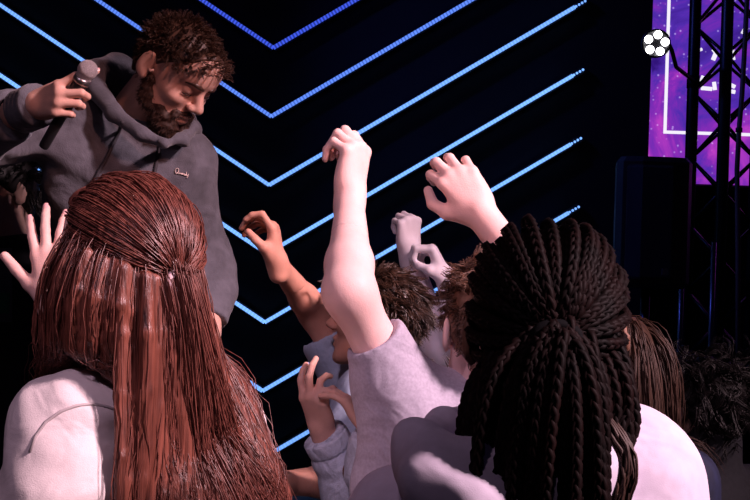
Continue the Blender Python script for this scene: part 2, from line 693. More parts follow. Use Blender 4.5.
class Person:
    """joints in world metres; the body is one implicit surface, clothes and hair are children"""

    def __init__(s, label, skin, pel, neck, face, head, z0=0.0, b=1.0, group=None, **J):
        s.pel, s.neck, s.H, s.z0, s.b = np.asarray(pel), np.asarray(neck), head, z0, b
        s.face = nrm(V(face[0], face[1], 0))
        s.ab = J.pop('ab', b)
        s.J = J
        s.hands = {}
        base = V(s.pel[0], s.pel[1], z0)
        s.o = thing('person', label, 'person', tuple(base), group)
        s.skin = skin
        up = nrm(s.neck - s.pel)
        f = nrm(s.face - up * (s.face @ up))
        lat = np.cross(f, up)
        s.T = np.stack([lat, f, up])
        latg = nrm(np.cross(s.face, V(0, 0, 1)))
        s.legs = {}
        for nm, x in (('R', 1), ('L', -1)):
            hip = s.pel + latg * x * .085 * b - V(0, 0, .05 * b)
            an = V(hip[0] + latg[0] * x * .03, hip[1] + latg[1] * x * .03, z0 + .085)
            kn = (hip + an) / 2 + s.face * .02
            s.legs[nm] = (hip, kn, an)

    def torso(s, S, g=0.0, k=.04):
        b, T = s.b, s.T
        at = lambda t: s.pel + (s.neck - s.pel) * t
        S.el(at(.68), V(.150, .105, .165) * b + g, T, k)
        S.el(at(.36), V(.130, .098, .15) * b + g, T, k)
        S.el(at(0.0), V(.150, .110, .12) * b + g, T, k)
        for sd in 'LR':
            S.rc(s.neck - s.T[2] * .03, s.J['sh' + sd], .050 * b + g * .7, .052 * b + g, k)

    def arm(s, S, sd, g=0.0, upto=2.0, k=.02, gend=None):
        b = s.ab
        a, e, w_ = (np.asarray(s.J[n + sd]) for n in ('sh', 'el', 'wr'))
        t = min(upto, 1.0)
        g1 = g if gend is None else gend
        S.rc(a, a + (e - a) * t, .050 * b + g, (.050 + (.040 - .050) * t) * b + g1, max(k, .03))
        if upto >= 1:
            m = e + (w_ - e) * .28
            S.rc(e, m, .0395 * b + g, .0420 * b + g, .04)
            t2 = min(upto - 1, 1.0)
            if t2 > .28:
                S.rc(m, e + (w_ - e) * t2, .0425 * b + g, (.0425 + (.0265 - .0425) * (t2 - .28) / .72) * b + g1, .02)

    def end_cut(s, S, sd, upto, r):
        """open end of a sleeve"""
        a, e, w_ = (np.asarray(s.J[n + sd]) for n in ('sh', 'el', 'wr'))
        p, q = (a, e) if upto <= 1 else (e, w_)
        t = upto if upto <= 1 else upto - 1
        d = nrm(q - p)
        c = p + (q - p) * t
        S.rc(c + d * r, c + d * (r + .06), r, r, .004, 's')

    def build_body(s, h=.014, hh=.0032, hd=.0065, closed=False, coarse=''):
        b = s.b
        S = SDF()
        s.torso(S)
        for sd in 'LR':
            s.arm(S, sd)
            hip, kn, an = s.legs[sd]
            S.rc(hip, kn, .080 * b, .056 * b, .03)
            S.rc(kn, an, .056 * b, .036 * b, .03)
            S.rc(an, an - V(0, 0, .04) + s.face * .1, .036 * b, .028 * b, .03)
        H = s.H
        S.rc(s.neck - s.T[2] * .02, H.w(0, -.022, -.045), .058 * H.s, .053 * H.s, .025)
        S2 = SDF()
        head_ops(S2, H)
        S.ops += S2.ops
        tips = {}
        for sd in 'LR':
            if sd in s.hands:
                tips[sd] = hand_ops(S, np.asarray(s.J['wr' + sd]), side=sd, **s.hands[sd])
        C = S.copy()
        regs = [(H.w(0, 0, -.01), .165 * H.s, hd)]
        for sd in 'LR':
            if sd in s.hands:
                sc = s.hands[sd].get('s', 1.0)
                regs.append((np.asarray(s.J['wr' + sd]) + nrm(s.hands[sd]['d']) * .07 * sc, .155 * sc, .006 if sd in coarse else hh))
        out = []
        for c, r, _ in regs:
            C.ball_cut(c, r, False)
        out.append(C.mesh(h))
        for c, r, q in regs:
            F = S.copy()
            F.ball_cut(c, r + .012, True)
            out.append(F.mesh(q))
        s.S = S
        s.body = part('body', joined(*out), s.skin, s.o)
        eyes(H, s.o, closed=closed)
        s.tips = tips
        return s

    def trousers(s, m, g=.012, shoe=(0.03, 0.03, 0.035)):
        S = SDF()
        S.el(s.pel + s.T[2] * .02, V(.150, .110, .13) * s.b + g, s.T, .03)
        for sd in 'LR':
            hip, kn, an = s.legs[sd]
            S.rc(hip, kn, .080 * s.b + g, .058 * s.b + g, .03)
            S.rc(kn, an, .058 * s.b + g, .046 * s.b + g, .03)
        part('trousers', S.mesh(.020), m, s.o)
        for sd in 'LR':
            an = s.legs[sd][2]
            z = V(an[0], an[1], s.z0)
            F = SDF()
            F.rc(z + V(0, 0, .045) - s.face * .03, z + V(0, 0, .038) + s.face * .14, .045, .04, .02)
            F.rc(z + V(0, 0, .05), z + V(0, 0, .10), .046, .05, .03)
            F.cut(z + V(0, 0, .002), (0, 0, -1))
            part('shoe', F.mesh(.014), mat('shoe_%d' % int(shoe[0] * 1000), shoe, .5), s.o)

    def top(s, m, g=.016, sleeve=(.6, .6), name='t_shirt', hem=-.10, h=.008, extra=None, disp=None, gend=None, cuts=True, k=.04, neckdrop=0.0):
        S = SDF()
        s.torso(S, g, k)
        for sd, u in zip('LR', sleeve):
            s.arm(S, sd, g, u, gend=gend)
        if extra:
            extra(S)
        for sd, u in zip('LR', sleeve):
            if cuts:
                s.end_cut(S, sd, u, .085 * s.b + g if u <= 1 else .06 * s.b + g)
        S.cut(s.pel + s.T[2] * hem, -s.T[2], .006)
        s.G = S
        s.top_o = part(name, S.mesh(h, disp), m, s.o)
        return s.top_o


# ------------------------------------------------------------------ hair
def scalp_roots(H, n, seed, front=.078, slope=.93, inset=.0, zmax=None, zmin=None, cond=None):
    r = np.random.default_rng(seed)
    out = np.zeros((0, 3))
    while len(out) < n:
        q = r.normal(size=(n * 3, 3))
        q /= np.linalg.norm(q, axis=1, keepdims=True)
        L = V(0, -.012, .03) + q * (V(.073, .091, .085) - inset)
        keep = L[:, 2] > front + slope * (L[:, 1] - .085)
        keep &= L[:, 2] > -.062
        if cond is not None:
            keep &= cond(L)
        out = np.concatenate([out, L[keep]])
    return out[:n]


def hair_cap(H, g=.007, front=.075, slope=.93, k=.01, disp=None, h=.006, extra=None, low=-.075):
    S = SDF()
    S.el(H.w(0, -.012, .03), (V(.073, .091, .085) + g) * H.s, H.R)
    S.el(H.w(0, .074, .058), (V(.047, .020, .037) + g * .8) * H.s, H.R, .03 * H.s)
    S.rc(H.w(0, -.05, -.02), H.w(0, -.048, -.05), .05 * H.s, .046 * H.s, .03)
    if extra:
        extra(S)
    nn = -nrm(H.u - slope * H.f)
    S.cut(H.w(0, .085, front), nn, k)
    S.cut(H.w(0, 0, low), -H.u, .006)
    return S.mesh(h, disp)


def hair_sim(p, d, length, K, col, offs, grav=.25, jit=.05, seed=0, pull=None, keep=1.0):
    """grow polylines from roots p along d; gravity bends them, the collider holds them off.
    pull(p, d, k) may return an extra direction."""
    r = np.random.default_rng(seed)
    N = len(p)
    step = (np.broadcast_to(np.asarray(length, float), (N,)) / (K - 1))[:, None]
    offs = np.broadcast_to(np.asarray(offs, float), (N,))
    out = [p.copy()]
    for k in range(K - 1):
        e = d * keep + V(0, 0, -1) * grav + r.normal(size=(N, 3)) * jit
        if pull is not None:
            e = e + pull(p, d, k)
        e /= np.linalg.norm(e, axis=1, keepdims=True)
        q = p + e * step
        for _ in range(2):
            dist = col(q)
            need = np.clip(offs - dist, 0, .03)
            if need.max() > 0:
                q = q + col.grad(q) * need[:, None]
        d = q - p
        d /= np.linalg.norm(d, axis=1, keepdims=True) + 1e-9
        p = q
        out.append(p.copy())
    return np.stack(out, 1)


def children(G, n, r0, r1, seed=0, wob=.0015):
    """clump n strands round every guide"""
    r = np.random.default_rng(seed)
    N, K, _ = G.shape
    t = np.linspace(0, 1, K)[None, None, :, None]
    off = r.normal(size=(N, n, 1, 3))
    rad = r0 + (r1 - r0) * t
    ph = r.uniform(0, 6.28, (N, n, 1, 3))
    fr = r.uniform(4, 11, (N, n, 1, 1))
    C = G[:, None] + off * rad + wob * np.sin(fr * t * 3 + ph) * t
    return C.reshape(N * n, K, 3)


def hair_mat(name, c0, c1, rough=.38, spec=.6, scale=60, stretch=(1, 1, .12), bump=0.0):
    if name in MATS:
        return MATS[name]
    m, nt, b, N, L = nodes_of(name)
    tc = N('ShaderNodeTexCoord')
    mp = N('ShaderNodeMapping')
    mp.inputs['Scale'].default_value = stretch
    n = N('ShaderNodeTexNoise')
    n.inputs['Scale'].default_value = scale
    n.inputs['Detail'].default_value = 4
    r = N('ShaderNodeValToRGB')
    r.color_ramp.elements[0].position = .32
    r.color_ramp.elements[1].position = .68
    r.color_ramp.elements[0].color = (*c0, 1)
    r.color_ramp.elements[1].color = (*c1, 1)
    L(tc.outputs['Object'], mp.inputs[0])
    L(mp.outputs[0], n.inputs['Vector'])
    L(n.outputs['Fac'], r.inputs[0])
    L(r.outputs[0], b.inputs['Base Color'])
    b.inputs['Roughness'].default_value = rough
    b.inputs['Specular IOR Level'].default_value = spec
    if bump:
        n2 = N('ShaderNodeTexNoise')
        n2.inputs['Scale'].default_value = 320
        n2.inputs['Detail'].default_value = 3
        L(mp.outputs[0], n2.inputs['Vector'])
        bp = N('ShaderNodeBump')
        bp.inputs['Strength'].default_value = bump
        bp.inputs['Distance'].default_value = .003
        L(n2.outputs['Fac'], bp.inputs['Height'])
        L(bp.outputs[0], b.inputs['Normal'])
    MATS[name] = m
    return m


def nrm_rows(a):
    return a / (np.linalg.norm(a, axis=1, keepdims=True) + 1e-12)


def short_hair(H, parent, m, seed, n=260, ch=9, length=.05, comb=(0, 1, .3), puff=.012, front=.075, cap=.008, thick=.0011, curl=0.0, low=-.07, grav=.12, rnd=.16, fringe=0.0, clump=.0045, capup=0.0):
    """cropped hair: a close cap plus strands combed one way (direction in head coordinates)"""
    o = part('hair', hair_cap(H, cap, front + capup, disp=noise_disp(.0012, 150, seed), low=low), m, parent)
    roots = scalp_roots(H, n, seed, front + .002, cond=lambda L: ~((np.abs(L[:, 0]) > .045) & (L[:, 2] < .026) & (L[:, 1] > -.045)))
    Lr = (roots - V(0, -.012, .03)) / (V(.073, .091, .085) ** 2)
    Lr /= np.linalg.norm(Lr, axis=1, keepdims=True)
    r = np.random.default_rng(seed + 1)
    dirs = Lr * .22 + np.asarray(comb) + r.normal(size=roots.shape) * rnd
    down = roots[:, 2] < .03
    dirs[down] += V(0, -.2, -.9)
    fr_ = (roots[:, 1] > .045) & (roots[:, 2] > .05)
    dirs[fr_] += V(0, -.35, .75) * fringe
    dirs /= np.linalg.norm(dirs, axis=1, keepdims=True)
    col = SDF()
    col.el(H.w(0, -.012, .03), V(.073, .091, .085) * H.s, H.R)
    col.el(H.w(0, .02, -.018), V(.062, .062, .084) * H.s, H.R)
    col.el(H.w(0, .078, .058), V(.045, .018, .035) * H.s, H.R, .03 * H.s)
    rw = H.wl(roots)
    rdir = nrm_rows((roots - V(0, -.012, .03)) @ H.R)
    for _ in range(6):
        rw = rw + rdir * np.clip(.001 - col(rw), 0, .01)[:, None]
    ln = length * r.uniform(.6, 1.15, n) * np.where(down, .7, 1)
    cr = r.normal(size=(n, 3)) * curl

    def pull(p, d, k):
        return np.cross(d, cr)
    G = hair_sim(rw, dirs @ H.R, ln * H.s, 8, col, r.uniform(.3, 1, n) * puff, grav=grav, jit=.06, seed=seed, pull=pull)
    part('strands', strands_vf(children(G, ch, clump, clump * .6, seed), thick, .0002), m, o)
    return o


# ================================================================== the setting
M_BLACK = mat('black_panel', (0.004, 0.004, 0.006), .55, .3, 8)
M_FLOOR = mat('dark_floor', (0.02, 0.018, 0.02), .5, .3, 12)
M_STAGE = mat('stage_deck', (0.012, 0.012, 0.014), .45, .3, 10)
M_DRAPE = mat('black_drape', (0.006, 0.006, 0.008), .85, .3, 20)


def struct(name, vf, m, smooth=False):
    return tag(part(name, vf, m, None, smooth), kind='structure')


WY = 6.0                     # plane of the LED strips
struct('floor', box_vf((-6, -4.5, -.1), (6, 9.2, 0)), M_FLOOR)
# low platform that juts out towards the crowd on the left
st = []
st.append(box_vf((-5, 3.75, 0.0005), (3.4, 8.6, .40)))
st.append(box_vf((-5, 2.62, 0.0005), (-.30, 3.75, .40)))
struct('stage_platform', joined(*st), M_STAGE)
struct('wall_back', box_vf((-5, WY + .045, .4), (1.30, WY + .145, 5.2)), M_BLACK)
# black pleated drape between the LED wall and the video screen, and behind the screen
xs = np.linspace(-5, 5.5, 420)
ys = 8.2 + .05 * np.sin(xs * 26) + .02 * np.sin(xs * 61 + 1)
vv = np.concatenate([np.stack([xs, ys, np.full_like(xs, z)], 1) for z in (.402, 5.4)])
nn_ = len(xs)
ff = np.array([(i, i + 1, nn_ + i + 1, nn_ + i) for i in range(nn_ - 1)])
struct('wall_drape', (vv, ff), M_DRAPE, True)

# ------------------------------------------------------------------ LED chevrons
PITCH = .0166


def led_mat(i, col, st_, lo_):
    m, nt, b, N, L = nodes_of('led_%d' % i)
    tc = N('ShaderNodeTexCoord')
    sp = N('ShaderNodeSeparateXYZ')
    L(tc.outputs['Object'], sp.inputs[0])
    a = N('ShaderNodeMath')
    a.operation = 'MULTIPLY'
    a.inputs[1].default_value = 2 * math.pi / PITCH
    L(sp.outputs['X'], a.inputs[0])
    s_ = N('ShaderNodeMath')
    s_.operation = 'SINE'
    L(a.outputs[0], s_.inputs[0])
    mr = N('ShaderNodeMapRange')
    mr.inputs['From Min'].default_value = -1
    mr.inputs['From Max'].default_value = 1
    mr.inputs['To Min'].default_value = st_ * lo_
    mr.inputs['To Max'].default_value = st_ * (2 - lo_)
    L(s_.outputs[0], mr.inputs['Value'])
    L(mr.outputs[0], b.inputs['Emission Strength'])
    b.inputs['Emission Color'].default_value = (*col, 1)
    b.inputs['Base Color'].default_value = (.1, .1, .12, 1)
    return m


ORD = ['topmost', 'second', 'third', 'fourth', 'fifth', 'sixth', 'seventh', 'eighth', 'lowest']
apex = P(269, 185, WY)
SP = 68.7 / FPX * WY
ANG = math.radians(32.0)
ALEN = 1.50 / math.cos(ANG)
LBL = ['blue chevron light strip whose point lies above the frame, topmost of the LED wall',
       'violet-blue dotted chevron LED strip at the top of the frame, above the others',
       'second blue chevron LED strip from the top, pointing down beside the speaker\'s head',
       'third blue chevron LED strip from the top, touched by the closed pale fist',
       'fourth blue chevron LED strip from the top, its point behind the curled reddish hand',
       'fifth blue chevron LED strip from the top, passing under the closed pale fist',
       'sixth blue chevron LED strip from the top, beside the long auburn hair',
       'seventh blue chevron LED strip from the top, ending low behind the denim cuff',
       'lowest blue chevron LED strip, hidden behind the crowd near the stage']
for i in range(9):
    ax = apex + V(0, 0, SP * (3 - i))
    c0, c1 = V(.05, .10, .80), V(.17, .39, 1.0)
    t = min(1, max(0, (i - 1) / 2.2))
    col = c0 + (c1 - c0) * t
    stg = [.7, .8, 1.05, 1.35, 1.5, 1.5, 1.35, 1.2, 1.1][i]
    t_ = thing('led_chevron', LBL[i], 'light strip', tuple(ax), 'chevron strips on the LED wall')
    m = led_mat(i, col, stg, [.45, .45, .6, .8, .85, .85, .85, .85, .85][i])
    for sgn in (1, -1):
        rot = -ANG if sgn > 0 else ANG + math.pi
        # housing channel
        for nm, y0, y1, hz, mm in (('channel', .012, .04, .016, M_BLACK), ('light_tube', -.006, .012, .0084, m)):
            v, f = box_vf((0.0 if sgn > 0 else 0.0, y0, -hz), (ALEN - (.07 if nm == 'light_tube' else 0), y1, hz))
            o = link(nm, mesh_np(nm, v, f, False), mm, t_)
            o.rotation_euler = (0, rot, 0)
        for q in range(4):
            r_ = ALEN - .062 + q * PITCH
            v, f = ball_vf(V(0, 0, 0), .0062, 10, 6)
            o = link('led_bead', mesh_np('led_bead', v, f), emit('led_bead_%d' % i, tuple(col * 1.0), stg * 1.1), t_)
            o.location = (sgn * r_ * math.cos(ANG), 0.004, r_ * math.sin(ANG))

# ------------------------------------------------------------------ video screen
SY = 7.2
m, nt, b, N, L = nodes_of('galaxy_screen')
tc = N('ShaderNodeTexCoord')
n1 = N('ShaderNodeTexNoise')
n1.inputs['Scale'].default_value = 2.2
n1.inputs['Detail'].default_value = 7
n1.inputs['Roughness'].default_value = .62
n1.inputs['Distortion'].default_value = .7
L(tc.outputs['Object'], n1.inputs['Vector'])
r = N('ShaderNodeValToRGB')
r.color_ramp.elements[0].position = .34
r.color_ramp.elements[0].color = (.035, .008, .22, 1)
r.color_ramp.elements[1].position = .66
r.color_ramp.elements[1].color = (.62, .06, .66, 1)
e = r.color_ramp.elements.new(.47)
e.color = (.10, .03, .50, 1)
e = r.color_ramp.elements.new(.56)
e.color = (.28, .03, .55, 1)
sx = N('ShaderNodeSeparateXYZ')
L(tc.outputs['Object'], sx.inputs[0])
gm = N('ShaderNodeMapRange')
gm.inputs['From Min'].default_value = 0.0
gm.inputs['From Max'].default_value = 1.1
gm.inputs['To Min'].default_value = .10
gm.inputs['To Max'].default_value = -.06
L(sx.outputs['Z'], gm.inputs['Value'])
ad = N('ShaderNodeMath')
L(n1.outputs['Fac'], ad.inputs[0])
L(gm.outputs[0], ad.inputs[1])
L(ad.outputs[0], r.inputs[0])
vo = N('ShaderNodeTexVoronoi')
vo.inputs['Scale'].default_value = 26
L(tc.outputs['Object'], vo.inputs['Vector'])
r2 = N('ShaderNodeValToRGB')
r2.color_ramp.elements[0].position = .06
r2.color_ramp.elements[0].color = (.75, .6, .9, 1)
r2.color_ramp.elements[1].position = .20
r2.color_ramp.elements[1].color = (0, 0, 0, 1)
L(vo.outputs['Distance'], r2.inputs[0])
mx = N('ShaderNodeMix')
mx.data_type = 'RGBA'
mx.blend_type = 'ADD'
mx.inputs['Factor'].default_value = .5
L(r.outputs[0], mx.inputs[6])
L(r2.outputs[0], mx.inputs[7])
L(mx.outputs[2], b.inputs['Emission Color'])
b.inputs['Emission Strength'].default_value = .85
b.inputs['Base Color'].default_value = (.01, .01, .01, 1)
M_GAL = m
q0 = P(649, 182, SY)
scr = thing('video_screen', 'purple galaxy video screen with white line frame behind the truss', 'screen', (q0[0], SY, q0[2]))
part('display_panel', box_vf((q0[0], SY, q0[2]), (q0[0] + 2.4, SY + .04, q0[2] + 1.6)), M_GAL, scr, False)
part('cabinet', box_vf((q0[0] - .005, SY + .041, q0[2] - .01), (q0[0] + 2.41, SY + .13, q0[2] + 1.61)), M_BLACK, scr, False)
for xx in (.15, 2.2):
    part('support_leg', box_vf((q0[0] + xx, SY + .045, .402), (q0[0] + xx + .06, SY + .12, q0[2])), M_BLACK, scr, False)
M_WHT = emit('screen_white', (.93, .88, 1.0), 1.0)
yf = SY - .004


def bar(x0, y0, x1, y1, wpx, nm='graphic_line'):
    a, c = P(x0, y0, yf), P(x1, y1, yf)
    part(nm, tube_vf([a, (a + c) / 2, c], wpx / 2 / FPX * SY, 8), M_WHT, scr)


fl, fb = P(665, 132, yf)[0], P(665, 132, yf)[2]
for vf in (box_vf((fl - .009, yf, fb), (fl + .009, yf + .003, fb + 1.3)), box_vf((fl - .009, yf, fb - .009), (fl + 1.8, yf + .003, fb + .009))):
    part('graphic_frame', vf, M_WHT, scr, False)
# fragments of the large white lettering that shows between the truss tubes
for x0, y0, x1, y1, wd in ((713, 49, 716, 53, 4), (716, 53, 713, 60, 4.5), (700, 50, 702, 49, 3), (701, 77, 706, 79, 4), (699, 84, 702, 79, 3),
                           (701, 88, 712, 89, 4), (714, 82, 715, 90, 4), (731, 46, 733, 60, 5), (729, 84, 735, 87, 4), (729, 91, 735, 92, 4),
                           (743, 34, 746, 28, 5)):
    bar(x0, y0, x1, y1, wd, 'letter_fragment')

# ------------------------------------------------------------------ truss tower
M_TR = mat('black_aluminium', (0.010, 0.010, 0.012), .35, .2, 40, metal=.6)
tc_ = P(725.5, 80, 6.0)
tr = thing('truss_tower', 'black box truss tower standing before the purple screen', 'truss', (tc_[0], 6.0, .4))
cor = [tc_ * V(1, 1, 0) + .150 * V(math.cos(math.radians(-15.5 + 90 * k)), math.sin(math.radians(-15.5 + 90 * k)), 0) for k in range(4)]
for c in cor:
    part('chord', tube_vf([c + V(0, 0, .45), c + V(0, 0, 2.2), c + V(0, 0, 4.9)], .0285, 14), M_TR, tr)
for k in range(4):
    a, c = cor[k], cor[(k + 1) % 4]
    z, flip = .55, k % 2
    while z < 4.7:
        p0, p1 = (a, c) if flip else (c, a)
        part('brace', tube_vf([p0 + V(0, 0, z), (p0 + p1) / 2 + V(0, 0, z + .08), p1 + V(0, 0, z + .16)], .0085, 6), M_TR, tr)
        z += .16
        flip = 1 - flip
for a, c in ((0, 1), (1, 2), (2, 3), (3, 0)):
    for z in (.47, 4.85):
        part('end_rail', tube_vf([cor[a] + V(0, 0, z), (cor[a] + cor[c]) / 2 + V(0, 0, z), cor[c] + V(0, 0, z)], .018, 8), M_TR, tr)
part('base_plate', box_vf((tc_[0] - .22, 5.78, .4005), (tc_[0] + .22, 6.22, .447)), M_TR, tr, False)
# cable hanging down the tower
cb = [P(752, -120, 5.80), P(748, -20, 5.80), P(744, 60, 5.80), P(742, 95, 5.80), P(739, 130, 5.79), P(737, 170, 5.80), P(738, 260, 5.80), P(738, 400, 5.80)]
cbo = thing('cable_bundle', 'brown cable bundle hanging down the right of the truss tower', 'cable', tuple(cb[-1]))
part('cable', tube_vf(cb, .012, 8), mat('cable_brown', (.10, .05, .045), .5), cbo)
part('tie_strap', tube_vf([cb[4] + V(0, 0, -.01), cb[4], cb[4] + V(0, 0, .01)], .016, 10), M_TR, cbo)

# ------------------------------------------------------------------ stage light
lc = P(656, 43.5, 5.75)
sl = thing('stage_light', 'round stage light with five glowing white lenses beside the truss', 'stage light', tuple(lc))
ld = nrm(V(-.06, -1, -.12))
part('housing', lathe_vf([(.001, .0), (.055, .0), (.066, .012), (.066, -.03), (.055, -.10), (.03, -.13), (.001, -.13)], lc, ld, 28), mat('lamp_housing', (.012, .012, .014), .4), sl)
M_LENS = emit('lamp_lens', (.97, .95, 1.0), 7.0)
lu = nrm(np.cross(np.cross(ld, V(0, 0, 1)), ld))
lr = np.cross(ld, lu)
for k in range(5):
    a = math.radians(90 + 72 * k + 8)
    cc = lc + ld * .013 + (lr * math.cos(a) + lu * math.sin(a)) * .040
    le = part('lens', lathe_vf([(.001, .008), (.012, .006), (.019, 0), (.019, -.004)], cc, ld, 16), M_LENS, sl)
    part('lens_ring', lathe_vf([(.0195, -.002), (.0225, .003), (.0225, -.004)], cc, ld, 16), M_TR, le)
arm = [lc + ld * -.04 + V(.066, 0, -.0), lc + V(.085, .05, -.02), lc + V(.12, .10, -.09), V(cor[2][0], cor[2][1] - .02, lc[2] - .13)]
part('yoke_arm', tube_vf(arm, .010, 8), M_TR, sl)
part('clamp', tube_vf([V(cor[2][0], cor[2][1], lc[2] - .16), V(cor[2][0], cor[2][1], lc[2] - .13), V(cor[2][0], cor[2][1], lc[2] - .10)], .032, 12), M_TR, sl)

# ------------------------------------------------------------------ loudspeaker on a pole
sp0 = P(652, 222, 5.0)
spk = thing('loudspeaker', 'tall black loudspeaker on a stand, in front of the purple screen', 'loudspeaker', (sp0[0], 5.05, .4))
M_SPK = mat('speaker_shell', (.012, .012, .015), .38, .2, 60, bump=.3, bscale=900)
zt, zb = P(652, 158, 5.0)[2], P(652, 288, 5.0)[2]
x0, x1 = P(614, 200, 5.0)[0], P(689, 200, 5.0)[0]


def rounded_prism(outline, z0, z1, bev):
    n = len(outline)
    o = np.array(outline)
    c = o.mean(0)
    rings = [(z0, 1 - bev * 2), (z0 + bev * .35, 1.0), (z1 - bev * .35, 1.0), (z1, 1 - bev * 2)]
    v = []
    for z, k in rings:
        for p in o:
            q = c + (p - c) * k
            v.append((q[0], q[1], z))
    f = []
    for i in range(3):
        for j in range(n):
            j2 = (j + 1) % n
            f.append((i * n + j, i * n + j2, (i + 1) * n + j2, (i + 1) * n + j))
    v.append((c[0], c[1], z0))
    v.append((c[0], c[1], z1))
    for j in range(n):
        j2 = (j + 1) % n
        f.append((len(v) - 2, j2, j, j))
        f.append((len(v) - 1, 3 * n + j, 3 * n + j2, 3 * n + j2))
    return np.array(v), np.array(f)


ol = [(x0 + .02, 4.93), (x0 + .09, 4.905), (x1 - .09, 4.905), (x1 - .02, 4.93), (x1, 4.96), (x1 - .04, 5.20), (x1 - .08, 5.26), (x0 + .08, 5.26), (x0 + .04, 5.20), (x0, 4.96)]
part('cabinet', rounded_prism(ol, zb, zt, .06), M_SPK, spk, False)
ol2 = [(x0 + .035, 4.915), (x0 + .09, 4.894), (x1 - .09, 4.894), (x1 - .035, 4.915), (x1 - .035, 4.935), (x0 + .035, 4.935)]
part('grille', rounded_prism(ol2, zb + .035, zt - .035, .03), mat('speaker_grille', (.006, .006, .008), .55, .2, 60, bump=.8, bscale=700), spk, False)
part('badge', box_vf((sp0[0] + .02, 4.885, zb + .055), (sp0[0] + .045, 4.893, zb + .08)), mat('badge_grey', (.10, .10, .14), .3), spk, False)
part('pole', tube_vf([V(sp0[0], 5.08, .62), V(sp0[0], 5.08, 1.0), V(sp0[0], 5.08, zb + .01)], .019, 12), M_TR, spk)
part('collar', tube_vf([V(sp0[0], 5.08, .96), V(sp0[0], 5.08, 1.0), V(sp0[0], 5.08, 1.04)], .03, 12), M_TR, spk)
for k in range(3):
    a = math.radians(90 + 120 * k)
    d = V(math.cos(a), math.sin(a), 0)
    c = V(sp0[0], 5.08, 0)
    part('leg', tube_vf([c + V(0, 0, .98), c + d * .25 + V(0, 0, .70), c + d * .5 + V(0, 0, .42)], .013, 8), M_TR, spk)
    part('brace', tube_vf([c + V(0, 0, .66), c + d * .17 + V(0, 0, .72), c + d * .29 + V(0, 0, .655)], .008, 6), M_TR, spk)

# slim blue-edged stands at the right of the stage
for i, (px_, Y_, lb) in enumerate(((681, 5.5, 'slim dark upright post beside the loudspeaker'), (712, 5.4, 'slim dark upright post below the truss tower'))):
    b0 = P(px_, 300, Y_)
    t_ = thing('upright_post', lb, 'post', (b0[0], Y_, .4), 'slim posts under the truss')
    part('tube', tube_vf([V(b0[0], Y_, .42), V(b0[0], Y_, .9), V(b0[0], Y_, P(px_, 262 - 20 * i, Y_)[2])], .012, 10), mat('post_metal', (.08, .08, .10), .25, .1, 40, metal=.9), t_)
    part('foot', lathe_vf([(.001, .0205), (.045, .0205), (.05, .012), (.05, .0005), (.001, .0005)], V(b0[0], Y_, .4), (0, 0, 1), 20), M_TR, t_)


# ================================================================== people
def pose(H, face, b=1.0, lean=(0, 0)):
    """arms hanging, used as a starting point"""
    f = nrm(V(face[0], face[1], 0))
    rt = np.cross(f, V(0, 0, 1))
    neck = H.w(0, -.03, -.0) - V(0, 0, .165 * H.s)
    d = dict(neck=neck, pel=neck + V(lean[0], lean[1], -.47 * b))
    for sd, x in (('R', 1), ('L', -1)):
        sh = neck + rt * x * .155 * b - V(0, 0, .055 * b)
        el_ = sh + rt * x * .045 * b - V(0, 0, .26 * b) - f * .03
        wr = el_ - V(0, 0, .22 * b) + f * .06
        d['sh' + sd], d['el' + sd], d['wr' + sd] = sh, el_, wr
    return d


def skin(name, c, var=.10):
    return mat('skin_' + name, c, .56, var, 28, bump=.12, bscale=420, sss=.12, spec=.3)


HANG = lambda d, n, s=.95: dict(d=d, n=n, s=s, curls=[(25, 30, 20)] * 4)

# ------------------------------------------------------------------ the speaker on the platform
hm = Head(P(174, 73, 2.80), (.67, -.385, -.64), (.557, -.32, .77), 1.0)
man = Person('bearded man in charcoal hoodie on the platform, head bowed, raising a microphone', skin('man', (.62, .36, .28)),
             P(130, 350, 2.94), P(122, 122, 2.88), (.22, -.97), hm, z0=.40, b=1.0,
             shR=P(70, 122, 2.84), elR=P(-52, 142, 2.64), wrR=P(38, 105, 2.42),
             shL=P(180, 166, 2.90), elL=P(201, 256, 3.00), wrL=P(208, 330, 2.84))
hd = nrm(V(.66, -.72, .10))
hn = nrm(V(.74, .66, -.05))
man.hands = {'R': dict(d=hd, n=hn, s=.86, curls=[(38, 18, 10), (48, 78, 40), (52, 82, 45), (56, 85, 45)], spread=(38, 3, -2, -8),
                       thumb=[(.040, .044, .026), (.046, .066, .050), (.044, .082, .072)]),
             'L': HANG((.1, -.5, -.85), (-.9, -.1, 0), 1.0)}
man.build_body(h=.012, hd=.0034, closed=True, coarse='L')
nails(man.tips['R'], man.o)
man.trousers(mat('jeans_dark', (.035, .045, .075), .8, .35, 60, bump=.4, bscale=500))
M_HOOD = mat('hoodie_charcoal', (.090, .092, .112), .9, .32, 26, bump=.35, bscale=420, wr=.5, wscale=9, sheen=.2)


def hood_extra(S):
    S.rc(P(70, 150, 2.78), P(60, 200, 2.82), .05, .04, .05)
    S.rc(P(205, 285, 2.93), P(222, 292, 2.93), .045, .030, .02)
    S.rc(P(204, 300, 2.90), P(219, 303, 2.90), .042, .028, .012)


d1, d2 = wrinkle(.0035, 62, (.3, .1, 1), 3), noise_disp(.005, 22, 5)
man.top(M_HOOD, .030, (1.90, 1.72), 'hoodie', hem=-.06, h=.008, extra=hood_extra, disp=lambda p: d1(p) + d2(p), gend=.020, neckdrop=.02)
# ribbed cuffs
for sd, t in (('R', .90), ('L', .72)):
    e_, w_ = np.asarray(man.J['el' + sd]), np.asarray(man.J['wr' + sd])
    d_ = nrm(w_ - e_)
    c_ = e_ + (w_ - e_) * t
    zz = np.linspace(-.02, .035, 12)
    part('cuff', tube_vf([c_ + d_ * z for z in zz], .044 + .0012 * np.sin(np.arange(12) * 2.2), 20), M_HOOD, man.o)
